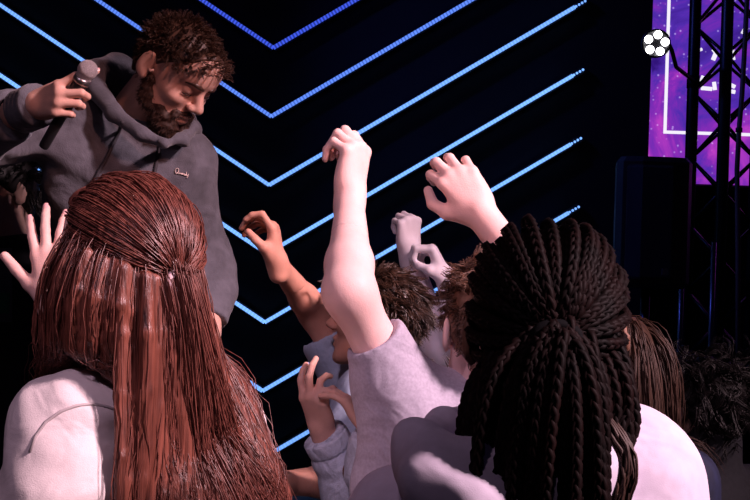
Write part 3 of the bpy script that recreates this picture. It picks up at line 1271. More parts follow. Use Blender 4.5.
# hood lying round the neck
S = SDF()
ring = [(164, 143, 2.71), (142, 133, 2.72), (114, 112, 2.745), (95, 88, 2.80), (94, 72, 2.89), (118, 70, 2.97), (150, 84, 3.00), (180, 108, 2.97), (192, 128, 2.88), (182, 140, 2.77), (164, 143, 2.71)]
rad = [.010, .014, .018, .023, .028, .038, .040, .030, .019, .013, .010]
pts = [P(*q) for q in ring]
for a, c, ra, rb in zip(pts[:-1], pts[1:], rad[:-1], rad[1:]):
    S.rc(a, c, ra, rb, .014)
S.rc(P(100, 90, 2.98), P(175, 125, 3.02), .05, .05, .04)
S.rc(P(110, 130, 3.06), P(160, 150, 3.08), .06, .05, .05)
d3 = wrinkle(.003, 80, (1, .4, .3), 11)
hood = part('hood', S.mesh(.006, d3), M_HOOD, man.o)
off = world_loc(man.o)


def bvh_of(*objs):
    vs_, fs_, n = [], [], 0
    for o in objs:
        off_ = world_loc(o)
        vs_ += [tuple(np.array(v.co) + off_) for v in o.data.vertices]
        fs_ += [tuple(i + n for i in p.vertices) for p in o.data.polygons]
        n += len(o.data.vertices)
    return BVHTree.FromPolygons(vs_, fs_)


def snap(bvh, px, py, lift, default=2.7, start=2.2):
    o_ = Vector((0, 0, HC))
    d_ = Vector(P(px, py, 1.0)) - o_
    d_.normalize()
    hit, nn2, _, dist = bvh.ray_cast(o_ + d_ * start, d_)
    if hit is None:
        return P(px, py, default)
    n2 = np.array(nn2)
    if n2 @ np.array(d_) > 0:
        n2 = -n2
    return np.array(hit) + n2 * lift


bv = bvh_of(man.top_o, hood)
M_CORD = mat('drawstring', (.03, .028, .035), .8, .2, 200)
for pts in ([(123, 122), (119, 132), (113, 146), (106, 160), (99, 172), (94, 182), (91, 192)], [(160, 141), (158, 152), (156, 164), (153.5, 176), (152, 190)]):
    q = [snap(bv, x, y, .003) for x, y in pts]
    ds = part('drawstring', tube_vf(q, .0042, 8), M_CORD, man.o)
    part('aglet', tube_vf([q[-1] + V(0, -.003, .004), q[-1] + V(0, -.003, -.006), q[-1] + V(0, -.003, -.018)], .0052, 8), mat('aglet', (.05, .05, .05), .3, metal=.7), ds)
# pale script lettering on the chest, drawn as one running thread: Quandy
scr_pts = [(176.4, 173.6), (175.2, 172.6), (174.9, 170.6), (176.0, 168.6), (177.6, 168.3), (178.6, 169.6), (178.2, 171.8), (176.8, 173.4), (175.6, 173.6), (176.6, 172.4),
           (178.6, 173.8), (179.2, 172.2), (179.3, 173.8), (180.3, 173.9), (180.7, 172.4), (180.8, 174.2), (181.6, 174.3), (182.3, 172.9), (181.5, 173.2), (181.7, 174.5), (182.5, 174.4), (182.6, 173.1), (182.8, 174.8),
           (183.2, 174.9), (183.4, 173.4), (184.1, 173.6), (184.2, 175.2), (184.7, 175.3), (185.5, 174.0), (184.8, 174.4), (185.0, 175.6), (185.8, 175.2), (186.2, 171.9), (186.0, 175.8), (186.6, 175.9),
           (186.7, 174.3), (186.9, 175.6), (187.7, 175.3), (187.9, 174.0), (187.7, 176.2), (186.9, 177.6), (186.2, 177.2)]
part('chest_lettering', tube_vf([snap(bv, x, y, .0022) for x, y in scr_pts], .00085, 5), mat('print_cream', (.80, .66, .60), .7, .05), man.o)
# hair, brows and beard
M_MH = hair_mat('hair_dark_brown', (.030, .014, .009), (.085, .042, .026), .45, .5, 90, (1, 1, 1))
mh = short_hair(hm, man.o, M_MH, 21, n=1300, ch=4, length=.024, comb=(.12, .9, .05), puff=.008, front=.067, cap=.005, curl=.03, thick=.0006, low=-.055, grav=.03, fringe=.45, clump=.002, rnd=.22, capup=.022)
S = SDF()
for x in (-1, 1):
    S.rc(hm.w(x * .063, .004, -.022), hm.w(x * .056, .012, -.060), .014, .017, .012)
    S.rc(hm.w(x * .056, .012, -.058), hm.w(x * .024, .066, -.097), .018, .0215, .015)
    S.rc(hm.w(x * .040, .056, -.058), hm.w(x * .026, .070, -.082), .013, .018, .02)
    S.rc(hm.w(x * .004, .094, -.042), hm.w(x * .028, .082, -.056), .0055, .0055, .008)
    S.rc(hm.w(x * .028, .080, -.054), hm.w(x * .024, .076, -.085), .008, .014, .010)
S.rc(hm.w(-.018, .076, -.098), hm.w(.018, .076, -.098), .0225, .0225, .015)
S.rc(hm.w(0, .04, -.105), hm.w(0, .075, -.108), .024, .022, .015)
S.el(hm.w(0, .096, -.059), V(.021, .012, .010), hm.R, .004, 's')
bd = part('beard', S.mesh(.0035, noise_disp(.0025, 260, 4)), hair_mat('beard_brown', (.022, .010, .007), (.060, .028, .018), .6, .3, 180, (1, 1, 1)), man.o)
bvv = np.array([v.co[:] for v in bd.data.vertices]) + world_loc(bd)
bnn = np.array([v.normal[:] for v in bd.data.vertices])
pk = np.random.default_rng(8).choice(len(bvv), 1600)
bdir = bnn[pk] * .6 - hm.u * .7 + hm.f * .15 + np.random.default_rng(9).normal(size=(1600, 3)) * .25
bdir /= np.linalg.norm(bdir, axis=1, keepdims=True)
bs = bvv[pk][:, None] - bnn[pk][:, None] * .001 + bdir[:, None] * (np.linspace(0, .010, 4)[None, :, None])
part('beard_hairs', strands_vf(bs, .0005, .0001), MATS['beard_brown'], bd)
for x in (-1, 1):
    part('eyebrow', tube_vf([hm.w(x * .010, .0985, .024), hm.w(x * .022, .0965, .028), hm.w(x * .036, .0885, .030), hm.w(x * .050, .075, .024)], [.0035, .0058, .0050, .002], 8), M_MH, man.o)

# ------------------------------------------------------------------ microphone in his hand
ma = nrm(V(.52, -.30, .80))
g0 = np.asarray(man.J['wrR']) + hd * .076 + hn * .027 - ma * .026
mic = thing('microphone', 'black handheld microphone with round silver mesh head held by the bearded man', 'microphone', tuple(g0 - ma * .095))
part('handle', lathe_vf([(.86 * r_m, .86 * h_m) for r_m, h_m in [(.001, -.098), (.010, -.098), (.0115, -.094), (.0125, -.02), (.0155, .05), (.0175, .072), (.0175, .080)]], g0, ma, 20), mat('mic_black', (.015, .015, .017), .35, .1), mic)
part('collar_ring', lathe_vf([(.86 * r_m, .86 * h_m) for r_m, h_m in [(.0178, .078), (.0200, .080), (.0215, .086), (.0200, .092), (.0178, .093)]], g0, ma, 20), mat('mic_ring', (.25, .23, .23), .3, .1, metal=.9), mic)
gr = [(.0185, .090)] + [(.0225 * math.sin(a), .112 - .0225 * math.cos(a)) for a in np.linspace(.95, math.pi - .02, 12)]
part('grille', lathe_vf([(.86 * r_m, .86 * h_m) for r_m, h_m in gr], g0, ma, 24), mat('mic_mesh', (.50, .44, .44), .45, .5, 900, bump=1.0, bscale=1400, metal=.35), mic)
part('switch', obox_vf(g0 + ma * .02 + V(.0, -.0145, 0), np.stack([V(1, 0, 0), nrm(np.cross(ma, V(1, 0, 0))), ma]), (.003, .003, .008)), mat('mic_ring', (.2, .2, .2)), mic, False)

# ------------------------------------------------------------------ girl with long auburn hair
FAST = {}
hl = Head(P(122, 268, 1.72), (-.73, .67, .14), (0.03, 0, 1), 1.0)
girl = Person('girl with long auburn half-up hair and pale t-shirt, back to the camera', skin('girl', (.80, .50, .43)),
              P(175, 800, 1.80), P(158, 392, 1.765), (-.60, .80), hl, b=1.0,
              shL=P(72, 428, 1.66), elL=P(38, 620, 1.62), wrL=P(20, 790, 1.70),
              shR=P(212, 428, 1.86), elR=P(165, 440, 2.10), wrR=P(54, 303, 2.03))
girl.hands = {'R': dict(d=(-.13, .18, .97), n=(.05, 1, -.15), s=.87, curls=[(14, 12, 8), (10, 12, 10), (12, 16, 10), (16, 20, 14)], spread=(13, 3, -7, -16),
                        thumb=[(.046, .042, .008), (.070, .072, .006), (.090, .100, .004)]),
              'L': HANG((0, .1, -1), (.8, .2, 0), .93)}
girl.build_body(coarse='L')
nails(girl.tips['R'], girl.o)
girl.trousers(mat('jeans_blue', (.06, .09, .17), .8, .3, 60))
w1, w2 = wrinkle(.0030, 55, (.5, .2, .8), 5), noise_disp(.004, 26, 9)


def girl_extra(S):
    S.rc(P(72, 428, 1.66), P(50, 520, 1.62), .068, .082, .04)


girl.top(mat('tee_pale', (.78, .70, .69), .9, .05, 90, bump=.2, bscale=700, wr=.35, wscale=10), .020, (.80, .55), 't_shirt', hem=-.10, extra=girl_extra,
         disp=lambda p: w1(p) + w2(p), gend=.045)
bvg = bvh_of(girl.top_o)
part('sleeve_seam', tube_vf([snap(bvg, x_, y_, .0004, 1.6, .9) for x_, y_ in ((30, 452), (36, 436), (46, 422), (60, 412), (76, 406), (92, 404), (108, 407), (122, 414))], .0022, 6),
     mat('seam_grey', (.50, .44, .44), .9), girl.o)  # armhole seam, a greyer tone than the tee
M_AUB = hair_mat('hair_auburn', (.072, .020, .014), (.25, .082, .058), .40, .55, 110, (1, 1, .07))
M_AUBM = hair_mat('hair_auburn_mass', (.055, .014, .009), (.25, .078, .050), .40, .55, 150, (1, 1, .05), bump=.7)
gh = part('hair', hair_cap(hl, .012, .085, .85, disp=None, low=-.07), M_AUB, girl.o)
col = SDF()
col.el(hl.w(0, -.012, .03), V(.073, .091, .085), hl.R)
col.el(hl.w(0, .02, -.03), V(.064, .064, .09), hl.R, .02)
col.rc(hl.w(0, -.03, -.05), girl.neck, .055, .058, .03)
T2 = SDF()
girl.torso(T2, .026)
girl.arm(T2, 'L', .026, .9)
girl.arm(T2, 'R', .024, .6)
col.ops += T2.ops
tie = hl.w(.0, -.128, .010)
r_ = np.random.default_rng(3)
# upper layer, combed back into the tie
up_c = lambda L: L[:, 2] > .030 + .10 * (L[:, 1] + .1)
n = 900
ru = scalp_roots(hl, n, 31, .080, .9, cond=up_c)
tl = hl.loc(tie[None])[0]
K = 12
tt = np.linspace(0, 1, K)[None, :, None]
cc_, rr_ = V(0, -.012, .03), V(.073, .091, .085)
x = ru[:, None] * (1 - tt) + tl * tt
v = x - cc_
ln = np.linalg.norm(v / rr_, axis=2, keepdims=True)
lift = r_.uniform(1.07, 1.15, (n, 1, 1)) + .07 * np.sin(math.pi * tt)
tgt = cc_ + v / ln * lift
kk = np.clip((tt - .86) / .14, 0, 1)
G = hl.wl(tgt * (1 - kk) + (tl + r_.normal(size=(n, 1, 3)) * .005) * kk)
part('upper_layer', strands_vf(children(G, 5, .0032, .0025, 5, .0015), .00060, .0004), M_AUB, gh)


def back_target(xt):
    """points on her back below the frame, spread from the left shoulder blade to the right"""
    return np.stack([P(x_, 560, 1.66 + (x_ - 72) / 176 * .24 - .13) for x_ in xt])


# tail below the tie
n = 130
p0 = tie + r_.normal(size=(n, 3)) * .006
tg = back_target(r_.uniform(205, 292, n))


def to_t(p, d, k):
    e_ = tg - p
    return e_ / (np.linalg.norm(e_, axis=1, keepdims=True) + 1e-6) * 1.0


G = hair_sim(p0, np.tile(-hl.f * .55 + V(0, 0, -.8), (n, 1)), r_.uniform(.42, .58, n), 16, col, r_.uniform(.012, .030, n), grav=.3, jit=.03, seed=8, pull=to_t)
Gt = G
part('tail', strands_vf(children(G, 9, .0050, .007, 6, .005), .00055, .0003), M_AUB, gh)
# loose lower layer
lo_c = lambda L: (L[:, 2] <= .045 + .10 * (L[:, 1] + .1)) & (L[:, 1] < .028)
n = 900
rl = scalp_roots(hl, n, 41, .082, .9, cond=lo_c)
nl = rl - V(0, -.012, .03)
nl /= np.linalg.norm(nl, axis=1, keepdims=True)
dl = nl * .15 + V(0, -.25, -.8)
front_l = (rl[:, 0] < -.02) & (rl[:, 1] > -.066 - r_.uniform(0, .02, n))
azi = np.argsort(np.argsort((hl.wl(rl) @ V(.86, .2, 0))[~front_l])) / max(1, (~front_l).sum())
tg2 = np.zeros((n, 3))
tg2[~front_l] = back_target(118 + azi ** .85 * 175 + r_.normal(size=(~front_l).sum()) * 12)
tg2[front_l] = np.stack([P(x_, 560, 1.93) for x_ in r_.uniform(110, 140, front_l.sum())])
of_ = r_.uniform(.004, .024, n)
st_pull = np.where(front_l, 1.0, .85)[:, None]


def part_hair(p, d, k):
    e_ = tg2 - p
    below = np.clip((hl.c[2] - .02 - p[:, 2]) / .06, .15, 1)[:, None]
    return e_ / (np.linalg.norm(e_, axis=1, keepdims=True) + 1e-6) * below * st_pull


G = hair_sim(hl.wl(rl), dl @ hl.R, np.where(front_l, .36, r_.uniform(.46, .62, n)), 15, col, of_, grav=.45, jit=.05, seed=12, pull=part_hair)
SH = SDF()
for g_ in list(G[::3]):
    q = g_[1::2]
    for a, c in zip(q[:-1], q[1:]):
        SH.rc(a, c, .0085, .0080, .006)
part('hair_mass', SH.mesh(.0045), M_AUBM, gh)
part('lower_layer', strands_vf(children(G, 5, .0060, .007, 7, .006), .00050, .0003), M_AUB, gh)
tp = [tie + .017 * (hl.r * math.cos(a) + (hl.u * .8 + hl.f * .3) * math.sin(a)) + V(0, 0, -.006) for a in np.linspace(0, 2 * math.pi, 20)]
part('hair_tie', tube_vf(tp, .0055, 8, False), mat('tie_pink', (.62, .45, .45), .6), gh)

# ------------------------------------------------------------------ pale-armed person in the lavender tee
hb = Head(P(492, 332, 2.0), (-.20, .97, .12), (0, 0, 1), .95)
J = pose(hb, (-.2, .98), .92)
J.update(shL=P(408, 408, 1.98), elL=P(349, 292, 1.90), wrL=P(350, 198, 2.08), shR=P(562, 392, 2.05), elR=P(560, 315, 2.02), wrR=P(483, 216, 2.12), neck=P(486, 400, 2.02), pel=P(480, 660, 2.05))
fist = Person('person in lavender-grey tee with both pale bare arms raised, hands loosely closed', skin('pale', (.86, .58, .53), .06), face=(-.2, .98), head=hb, b=.92, ab=.84, **J)
fist.hands = {'L': dict(d=(.10, .10, 1), n=(-.82, .52, .0), s=.92, curls=[(44, 88, 45), (50, 92, 48), (56, 92, 48), (60, 74, 40)], spread=(5, 1, -3, -8),
                        thumb=[(.036, .048, .026), (.034, .070, .046), (.028, .090, .058)]),
              'R': dict(d=(-.56, .14, .80), n=(.02, .99, -.10), s=.92, curls=[(42, 48, 26), (34, 42, 26), (32, 42, 26), (32, 46, 30)], spread=(12, 5, -2, -9),
                        thumb=[(.050, .044, .016), (.062, .074, .030), (.054, .102, .040)])}
fist.build_body(h=.008)
fist.trousers(mat('jeans_blue', (.06, .09, .17)))
w3, w4 = wrinkle(.0055, 58, (.85, .1, .4), 15), noise_disp(.006, 24, 19)


def tee_extra(S):
    S.rc(P(402, 410, 1.96), P(386, 378, 1.94), .050, .046, .03)
    S.rc(P(392, 400, 1.96), P(384, 520, 1.98), .048, .053, .05)
    S.rc(P(460, 470, 1.95), P(440, 600, 1.95), .09, .09, .06)


fist.top(mat('tee_lavender', (.40, .37, .45), .92, .12, 220, bump=.2, bscale=900, wr=.7, wscale=8), .020, (.55, .5), 't_shirt', hem=-.12, h=.006, extra=tee_extra, disp=lambda p: w3(p) + w4(p), gend=.009)
M_BRN = hair_mat('hair_brown_red', (.060, .026, .015), (.16, .075, .042), .42, .55, 80, (1, 1, 1))
short_hair(hb, fist.o, M_BRN, 51, n=320, ch=8, length=.034, comb=(-.2, -.2, .15), puff=.010, cap=.010, curl=.10)

# ------------------------------------------------------------------ dark-haired person, face to the left, arm up
ha = Head(P(375, 322, 2.60), (-.96, .22, .10), (0.05, 0, 1), .86)
J = pose(ha, (-.9, .4), .90)
J.update(neck=P(390, 398, 2.62), pel=P(396, 640, 2.66), shR=P(352, 388, 2.74), elR=P(314, 312, 2.74), wrR=P(277, 263, 2.58),
         shL=P(372, 396, 2.50), elL=P(346, 480, 2.40), wrL=P(268, 484, 2.30))
prof = Person('person with tousled dark hair and blue-grey tee, reddish bare arm raised', skin('tan', (.55, .28, .20)), face=(-.9, .4), head=ha, b=.90, ab=.72, **J)
prof.hands = {'R': dict(d=(-.12, -.05, 1), n=(-.97, .10, -.1), s=.80, curls=[(28, 62, 30), (55, 55, 30), (70, 45, 25), (75, 40, 25)], spread=(9, 2, -5, -12),
                        thumb=[(.044, .044, .022), (.050, .068, .042), (.046, .088, .058)]),
              'L': HANG((-1, -.1, 0), (0, .1, -1), .9)}
prof.build_body(h=.010, hd=.0045, coarse='L')
prof.trousers(mat('jeans_dark', (.035, .045, .075)))
w5 = wrinkle(.0025, 60, (.3, .2, 1), 25)


def prof_extra(S):
    S.rc(P(366, 400, 2.49), P(349, 446, 2.43), .062, .058, .03)


prof.top(mat('tee_blue_grey', (.36, .43, .55), .92, .08, 120, bump=.25, bscale=700, wr=.4, wscale=11), .016, (.62, .62), 't_shirt', extra=prof_extra, disp=w5, gend=.026)
M_DKB = hair_mat('hair_espresso', (.022, .011, .007), (.085, .045, .028), .36, .65, 80, (1, 1, 1))
short_hair(ha, prof.o, M_DKB, 61, n=620, ch=6, length=.060, comb=(.0, -.8, -.35), puff=.009, cap=.009, curl=.08, rnd=.12, clump=.003, thick=.0011, low=-.10)

# ------------------------------------------------------------------ person behind with two pale raised fists
hc = Head(P(492, 340, 3.0), (-.3, .95, 0), (0, 0, 1), .92)
J = pose(hc, (-.3, .95), .9)
J.update(shL=P(452, 398, 2.98), elL=P(440, 356, 2.92), wrL=P(409, 252, 2.95), shR=P(520, 392, 3.05), elR=P(462, 340, 2.86), wrR=P(447, 280, 2.90))
cool = Person('person behind the others with two pale closed fists and slim forearms raised', skin('cool', (.80, .72, .76), .06), face=(-.3, .95), head=hc, b=.86, **J)  # skin colour greyed to carry the cool light on these arms
cool.hands = {'L': dict(d=(-.02, .05, 1), n=(-.5, .86, 0), s=.82, curls=[(70, 85, 50)] * 4, spread=(4, 1, -2, -5), thumb=[(.036, .044, .026), (.030, .062, .046), (.012, .072, .050)]),
              'R': dict(d=(-.45, .05, .9), n=(-.75, .1, -.6), s=.84, curls=[(62, 75, 45)] * 4, spread=(4, 1, -2, -5), thumb=[(.038, .044, .030), (.030, .066, .050), (.014, .080, .058)])}
cool.build_body(h=.010)
cool.trousers(mat('jeans_dark', (.035, .045, .075)))
cool.top(mat('tee_black', (.02, .02, .025), .9, .2, 90), .018, (.6, .6), 't_shirt', gend=.024)
e_, w_ = np.asarray(cool.J['elL']), np.asarray(cool.J['wrL'])
d_ = nrm(w_ - e_)
c_ = e_ + d_ * .018
part('elbow_band', tube_vf([c_ - d_ * .012, c_, c_ + d_ * .012], [.040, .0415, .040], 18), mat('band_black', (.012, .012, .014), .6), cool.o)
short_hair(hc, cool.o, M_DKB, 71, n=90, ch=5)

# ------------------------------------------------------------------ child in the pale denim jacket, two hands up
hk = Head(P(428, 425, 2.29), (-.9, .42, .1), (0, 0, 1), .85)
J = pose(hk, (-.85, .5), .78, lean=(-.10, .045))
J.update(wrR=P(322, 430, 2.22), elR=P(358, 500, 2.26), shR=P(405, 505, 2.36), wrL=P(373, 428, 2.12), elL=P(378, 475, 2.15), shL=P(412, 500, 2.21))
kid = Person('child in pale denim shirt holding both warm-lit hands open before the lavender tee', skin('kid', (.74, .42, .33)), face=(-.85, .5), head=hk, b=.76, **J)
kid.hands = {'R': dict(d=(-.25, -.40, .88), n=(.50, .80, .2), s=.72, curls=[(26, 30, 20), (22, 30, 20), (40, 55, 30), (48, 56, 34)], spread=(14, 0, -3, -6),
                       thumb=[(.036, .044, .022), (.036, .068, .040), (.028, .088, .052)]),
             'L': dict(d=(-.55, .62, .50), n=(-.55, .05, -.80), s=.76, curls=[(10, 14, 8), (12, 14, 8), (14, 16, 8), (16, 18, 10)], spread=(5, 1, -3, -7))}
kid.build_body()
kid.trousers(mat('jeans_dark', (.035, .045, .075)))
w6 = wrinkle(.0035, 95, (-.4, 0, 1), 35, .04)
kid.top(mat('denim_pale', (.58, .64, .76), .85, .14, 160, bump=.5, bscale=600, wr=.5, wscale=16), .017, (1.80, 1.90), 'denim_shirt', disp=w6, gend=.016, h=.006)
e_, w_ = np.asarray(kid.J['elR']), np.asarray(kid.J['wrR'])
d_ = nrm(w_ - e_)
c_ = e_ + (w_ - e_) * .83
part('cuff', tube_vf([c_ - d_ * .016, c_ - d_ * .01, c_ + d_ * .01, c_ + d_ * .014], [.0405, .0425, .0425, .041], 18), mat('denim_pale', (.5, .5, .6)), kid.o)
bc = P(357, 470, 2.14)
bt = [bc + .026 * (V(.75, -.3, .45) * math.cos(a) + V(-.25, -.6, .85) * math.sin(a)) for a in np.linspace(0, 2 * math.pi, 22)]
part('bracelet', tube_vf(bt, .0045, 8, False), mat('cord_brown', (.20, .07, .04), .6), kid.o)
short_hair(hk, kid.o, M_DKB, 81, n=90, ch=5)

# ------------------------------------------------------------------ girl with dark braids, nearest the camera
hf = Head(P(543, 338, 1.38), (.03, 1, .02), (0, 0, 1), .98)
J = pose(hf, (.0, 1), .98)
J.update(neck=P(548, 442, 1.40), shR=P(622, 484, 1.40), elR=P(672, 710, 1.40), wrR=P(695, 900, 1.46), shL=P(412, 540, 1.44), elL=P(360, 730, 1.44), wrL=P(390, 900, 1.50), pel=P(548, 900, 1.46))
braid = Person('person with dark reddish braids gathered half-up, in white lilac hoodie, back to camera', skin('brown', (.20, .095, .06)), face=(0, 1), head=hf, b=1.0, **J)
braid.hands = {'R': HANG((0, .1, -1), (-.9, .1, 0)), 'L': HANG((0, .1, -1), (.9, .1, 0))}
braid.build_body(coarse='LR')
braid.trousers(mat('jeans_dark', (.035, .045, .075)))
M_LIL = mat('hoodie_lilac', (.68, .62, .75), .92, .06, 60, bump=.10, bscale=900, wr=.35, wscale=7)
w7 = wrinkle(.003, 45, (.7, .3, .5), 45)
braid.top(M_LIL, .030, (1.85, 1.85), 'hoodie', disp=w7, gend=.024)
S = SDF()
ring = [(476, 412, 1.50), (442, 424, 1.42), (416, 442, 1.34), (425, 478, 1.27), (480, 505, 1.24), (555, 500, 1.24), (600, 455, 1.29), (616, 416, 1.37), (614, 396, 1.46), (596, 392, 1.52)]
rad = [.014, .017, .020, .022, .024, .024, .020, .017, .015, .013]
pts = [P(*q) for q in ring]
for a, c, ra, rb in zip(pts[:-1], pts[1:], rad[:-1], rad[1:]):
    S.rc(a, c, ra, rb, .02)
S.el(P(520, 500, 1.30), (.105, .05, .075), None, .05)
S.rc(P(430, 470, 1.33), P(470, 520, 1.28), .03, .04, .04)
part('hood', S.mesh(.006, wrinkle(.003, 60, (.4, .2, 1), 51)), M_LIL, braid.o)
M_BRD = hair_mat('hair_braid', (.002, .001, .001), (.008, .002, .0018), .65, .12, 45, (1, 1, .5))
fh = part('hair', hair_cap(hf, .008, .080, .93, disp=None, low=-.07), M_BRD, braid.o)


def braid_vf(G, r, tw=.020):
    """plaited rope along a polyline: three strands winding round each other"""
    G = np.asarray(G)
    seg = np.linalg.norm(np.diff(G, axis=0), axis=1)
    s_ = np.concatenate([[0], np.cumsum(seg)])
    n = max(16, int(s_[-1] / .0065))
    u = np.linspace(0, s_[-1], n)
    C = np.stack([np.interp(u, s_, G[:, i]) for i in range(3)], 1)
    for _ in range(3):
        C[1:-1] = (C[:-2] + 2 * C[1:-1] + C[2:]) / 4
    t = np.gradient(C, axis=0)
    t /= np.linalg.norm(t, axis=1, keepdims=True)
    a = nrm(V(.3, .9, .2))
    e1 = np.cross(t, a)
    e1 /= np.linalg.norm(e1, axis=1, keepdims=True) + 1e-9
    e2 = np.cross(t, e1)
    out = []
    for k in range(3):
        ph = u / tw * math.pi + k * 2 * math.pi / 3
        o_ = e1 * (np.sin(ph) * r * .55)[:, None] + e2 * (np.sin(2 * ph) * r * .35)[:, None]
        tp = np.clip((s_[-1] - u) / .04, .45, 1)
        out.append(tube_vf(C + o_, r * .62 * tp, 4, True))
    return joined(*out)


colF = SDF()
colF.el(hf.w(0, -.012, .03), V(.073, .091, .085) * .98, hf.R)
colF.el(hf.w(0, .02, -.03), V(.064, .064, .09), hf.R, .02)
colF.rc(hf.w(0, -.03, -.05), braid.neck, .055, .058, .03)
T2 = SDF()
braid.torso(T2, .034)
colF.ops += T2.ops
r_ = np.random.default_rng(77)
gat = V(0, -.128, .012)
# combed-back upper braids
rs = []
for a in np.linspace(-1.25, 1.25, 15):
    rs.append(V(.070 * math.sin(a), .075 * math.cos(a) - .012, .045 + .055 * math.cos(a)))
for a in np.linspace(-1.5, 1.5, 13):
    rs.append(V(.071 * math.sin(a), .03 * math.cos(a) - .012, .030 + .080 * math.cos(a)))
for sx in (-1, 1):
    for z in (-.01, .012, .034):
        rs.append(V(sx * .074, .0 - .01, z))
BR = []
for a in rs:
    q = []
    lift0 = r_.uniform(1.12, 1.26)
    for t in np.linspace(0, 1, 18):
        x = a * (1 - t) + gat * t
        v = x - V(0, -.012, .03)
        ln = np.linalg.norm(v / np.array([.073, .091, .085]))
        tgt = V(0, -.012, .03) + v / ln * (1.04 + (lift0 - 1.04) * math.sin(math.pi * min(1, .15 + t * .85)) ** .7)
        kk = max(0, (t - .85) / .15)
        q.append(tgt * (1 - kk) + (gat + r_.normal(size=3) * .006) * kk)
    BR.append(hf.wl(np.array(q)))
# ponytail from the gather
n = 52
p0 = hf.wl(gat + r_.normal(size=(n, 3)) * V(.016, .008, .008))
dirs = np.stack([r_.uniform(-.95, .75, n), np.full(n, -.4), r_.uniform(-.5, .1, n)], 1)
G = hair_sim(p0, dirs @ hf.R, r_.uniform(.34, .46, n), 22, colF, r_.uniform(.015, .045, n), grav=.5, jit=.03, seed=5)
BR += list(G)
# loose braids hanging from the sides and nape
n = 56
rl = scalp_roots(hf, n, 91, .07, .9, cond=lambda L: (L[:, 2] < .02) & (L[:, 1] < -.03))
nl = rl - V(0, -.012, .03)
nl /= np.linalg.norm(nl, axis=1, keepdims=True)
G = hair_sim(hf.wl(rl), (nl * .02 + V(0, -.2, -.7)) @ hf.R, r_.uniform(.30, .42, n), 20, colF, r_.uniform(.010, .025, n), grav=.9, jit=.03, seed=6,
             pull=lambda p, d, k: np.stack([-(p[:, 0] - hf.c[0] + .012) * 9.0, np.full(len(p), -.4), np.zeros(len(p))], 1) * (k > 3))
BR += list(G)
for g_ in BR:
    part('braid', braid_vf(g_, .0066), M_BRD, fh)
tp = [hf.wl((gat + V(.022 * math.cos(a), .0, .013 * math.sin(a)))[None])[0] for a in np.linspace(0, 2 * math.pi, 20)]
part('hair_tie', tube_vf(tp, .006, 8, False), mat('tie_black', (.004, .004, .005), .8, spec=.1), fh)
# one loose curl lying on the white shoulder
cp = [P(594, 414, 1.30), P(610, 434, 1.285), P(622, 454, 1.275), P(624, 480, 1.27), P(616, 505, 1.27), P(606, 530, 1.27)]
G = np.array([cp])
tt = np.linspace(0, 5, 24)
G = np.stack([np.interp(tt, np.arange(6), G[0, :, i]) for i in range(3)], 1)[None]
part('loose_curl', strands_vf(children(G, 360, .0060, .0050, 15), .0014, .0005), hair_mat('hair_tips', (.018, .008, .006), (.06, .03, .02), .55, .3, 60), fh)

# ------------------------------------------------------------------ girl with straight brown hair, right
hg = Head(P(618, 372, 2.50), (.25, .96, 0), (0, 0, 1), .95)
J = pose(hg, (.2, .97), .88)
gg = Person('person with long straight brown hair and dark blue top behind the braids', skin('shade', (.6, .36, .28)), face=(.2, .97), head=hg, b=.88, **J)
gg.hands = {'R': HANG((0, .1, -1), (-.9, .1, 0), .88), 'L': HANG((0, .1, -1), (.9, .1, 0), .88)}
gg.build_body(coarse='LR')
gg.trousers(mat('jeans_dark', (.035, .045, .075)))
gg.top(mat('top_navy', (.008, .012, .045), .8, .4, 40), .016, (.6, .6), 't_shirt', gend=.024)
M_GB = hair_mat('hair_mid_brown', (.020, .009, .006), (.065, .030, .018), .55, .3, 60, (1, 1, .12))
gho = part('hair', hair_cap(hg, .010, .080, .9, low=-.07), M_GB, gg.o)
colG = SDF()
colG.el(hg.w(0, -.012, .03), V(.073, .091, .085) * .95, hg.R)
colG.rc(hg.w(0, -.03, -.05), gg.neck, .055, .058, .03)
T2 = SDF()
gg.torso(T2, .022)
colG.ops += T2.ops
n = 240
rl = scalp_roots(hg, n, 97, .078, .9)
nl = rl - V(0, -.012, .03)
nl /= np.linalg.norm(nl, axis=1, keepdims=True)
G = hair_sim(hg.wl(rl), (nl * .25 + V(0, -.35, -.5)) @ hg.R, r_.uniform(.32, .46, n), 15, colG, r_.uniform(.006, .018, n), grav=.6, jit=.04, seed=16)
part('strands', strands_vf(children(G, 7, .005, .006, 17, .003), .0010, .0003), M_GB, gho)

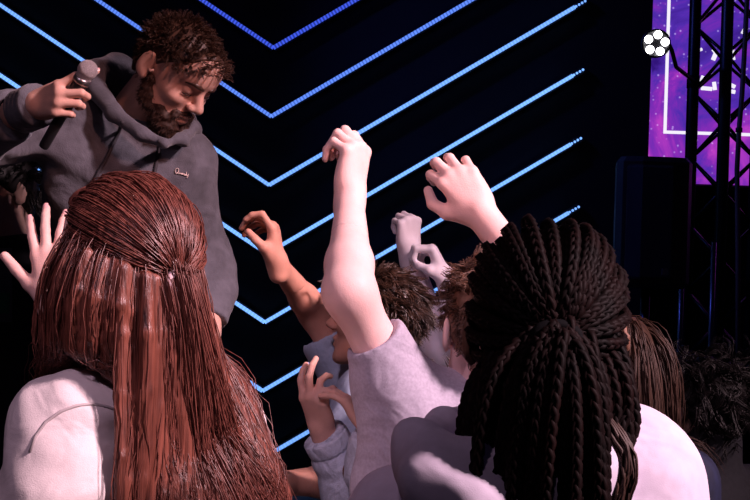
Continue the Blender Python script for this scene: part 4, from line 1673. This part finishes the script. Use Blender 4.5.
# ------------------------------------------------------------------ dark figure, far right
hh_ = Head(P(705, 408, 2.75), (-.5, .86, 0), (0, 0, 1), .9)
J = pose(hh_, (-.5, .86), .80)
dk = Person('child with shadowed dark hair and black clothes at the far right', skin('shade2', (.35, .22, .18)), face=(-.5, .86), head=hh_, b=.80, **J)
dk.hands = {'R': HANG((0, .1, -1), (-.9, .1, 0), .8), 'L': HANG((0, .1, -1), (.9, .1, 0), .8)}
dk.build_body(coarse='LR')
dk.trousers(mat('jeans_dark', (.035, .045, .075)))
dk.top(mat('tee_black', (.02, .02, .025)), .018, (.6, .6), 't_shirt', gend=.024, extra=lambda S: S.rc(dk.neck, hh_.w(0, -.03, -.075), .064, .062, .02))  # black collar added over the neck, standing in for shade there
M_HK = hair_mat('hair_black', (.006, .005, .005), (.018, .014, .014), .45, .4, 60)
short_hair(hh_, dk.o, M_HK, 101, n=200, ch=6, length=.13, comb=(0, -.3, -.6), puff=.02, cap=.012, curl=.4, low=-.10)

# ------------------------------------------------------------------ musician at the left edge of the stage
hi = Head(P(-1, 194, 3.35), (-.70, -.70, -.12), (0, 0, 1), 1.0)
J = pose(hi, (-.3, -.95), 1.12)
mu = Person('musician in dark clothes at the left edge, face lit blue', skin('muso', (.55, .36, .30)), face=(-.3, -.95), head=hi, z0=.40, b=1.12, **J)
mu.hands = {'R': HANG((0, -.1, -1), (.9, .1, 0), .95), 'L': HANG((0, -.1, -1), (-.9, .1, 0), .95)}
mu.build_body(coarse='LR')
mu.trousers(mat('jeans_dark', (.035, .045, .075)))
mu.top(mat('jacket_black', (.012, .012, .016), .8, .2, 60), .035, (1.85, 1.85), 'jacket', gend=.02, hem=-.16, h=.014)
bv2 = bvh_of(mu.top_o)
pv = []
for py in np.linspace(248, 322, 8):
    for px in np.linspace(-26, 12, 6):
        o_ = Vector((0, 0, HC))
        d_ = Vector(P(px, py, 1.0)) - o_
        hit, nn2, _, _ = bv2.ray_cast(o_ + d_ * 2.7, d_)
        pv.append(np.array(hit) - np.array(d_) * .006 if hit is not None else P(px, py, 3.25))
pf = [(i * 6 + j, i * 6 + j + 1, (i + 1) * 6 + j + 1, (i + 1) * 6 + j) for i in range(7) for j in range(5)]
sh_ = part('shirt_front', (np.array(pv), np.array(pf)), mat('shirt_grey', (.10, .10, .12), .9, .1, 60), mu.o)
part('green_patch', obox_vf(P(2, 303, 3.14), np.eye(3), (.018, .004, .026)), mat('patch_green', (.02, .16, .07), .6), sh_, False)
short_hair(hi, mu.o, M_HK, 111, n=260, ch=5, length=.06, low=-.10, puff=.03, cap=.012)
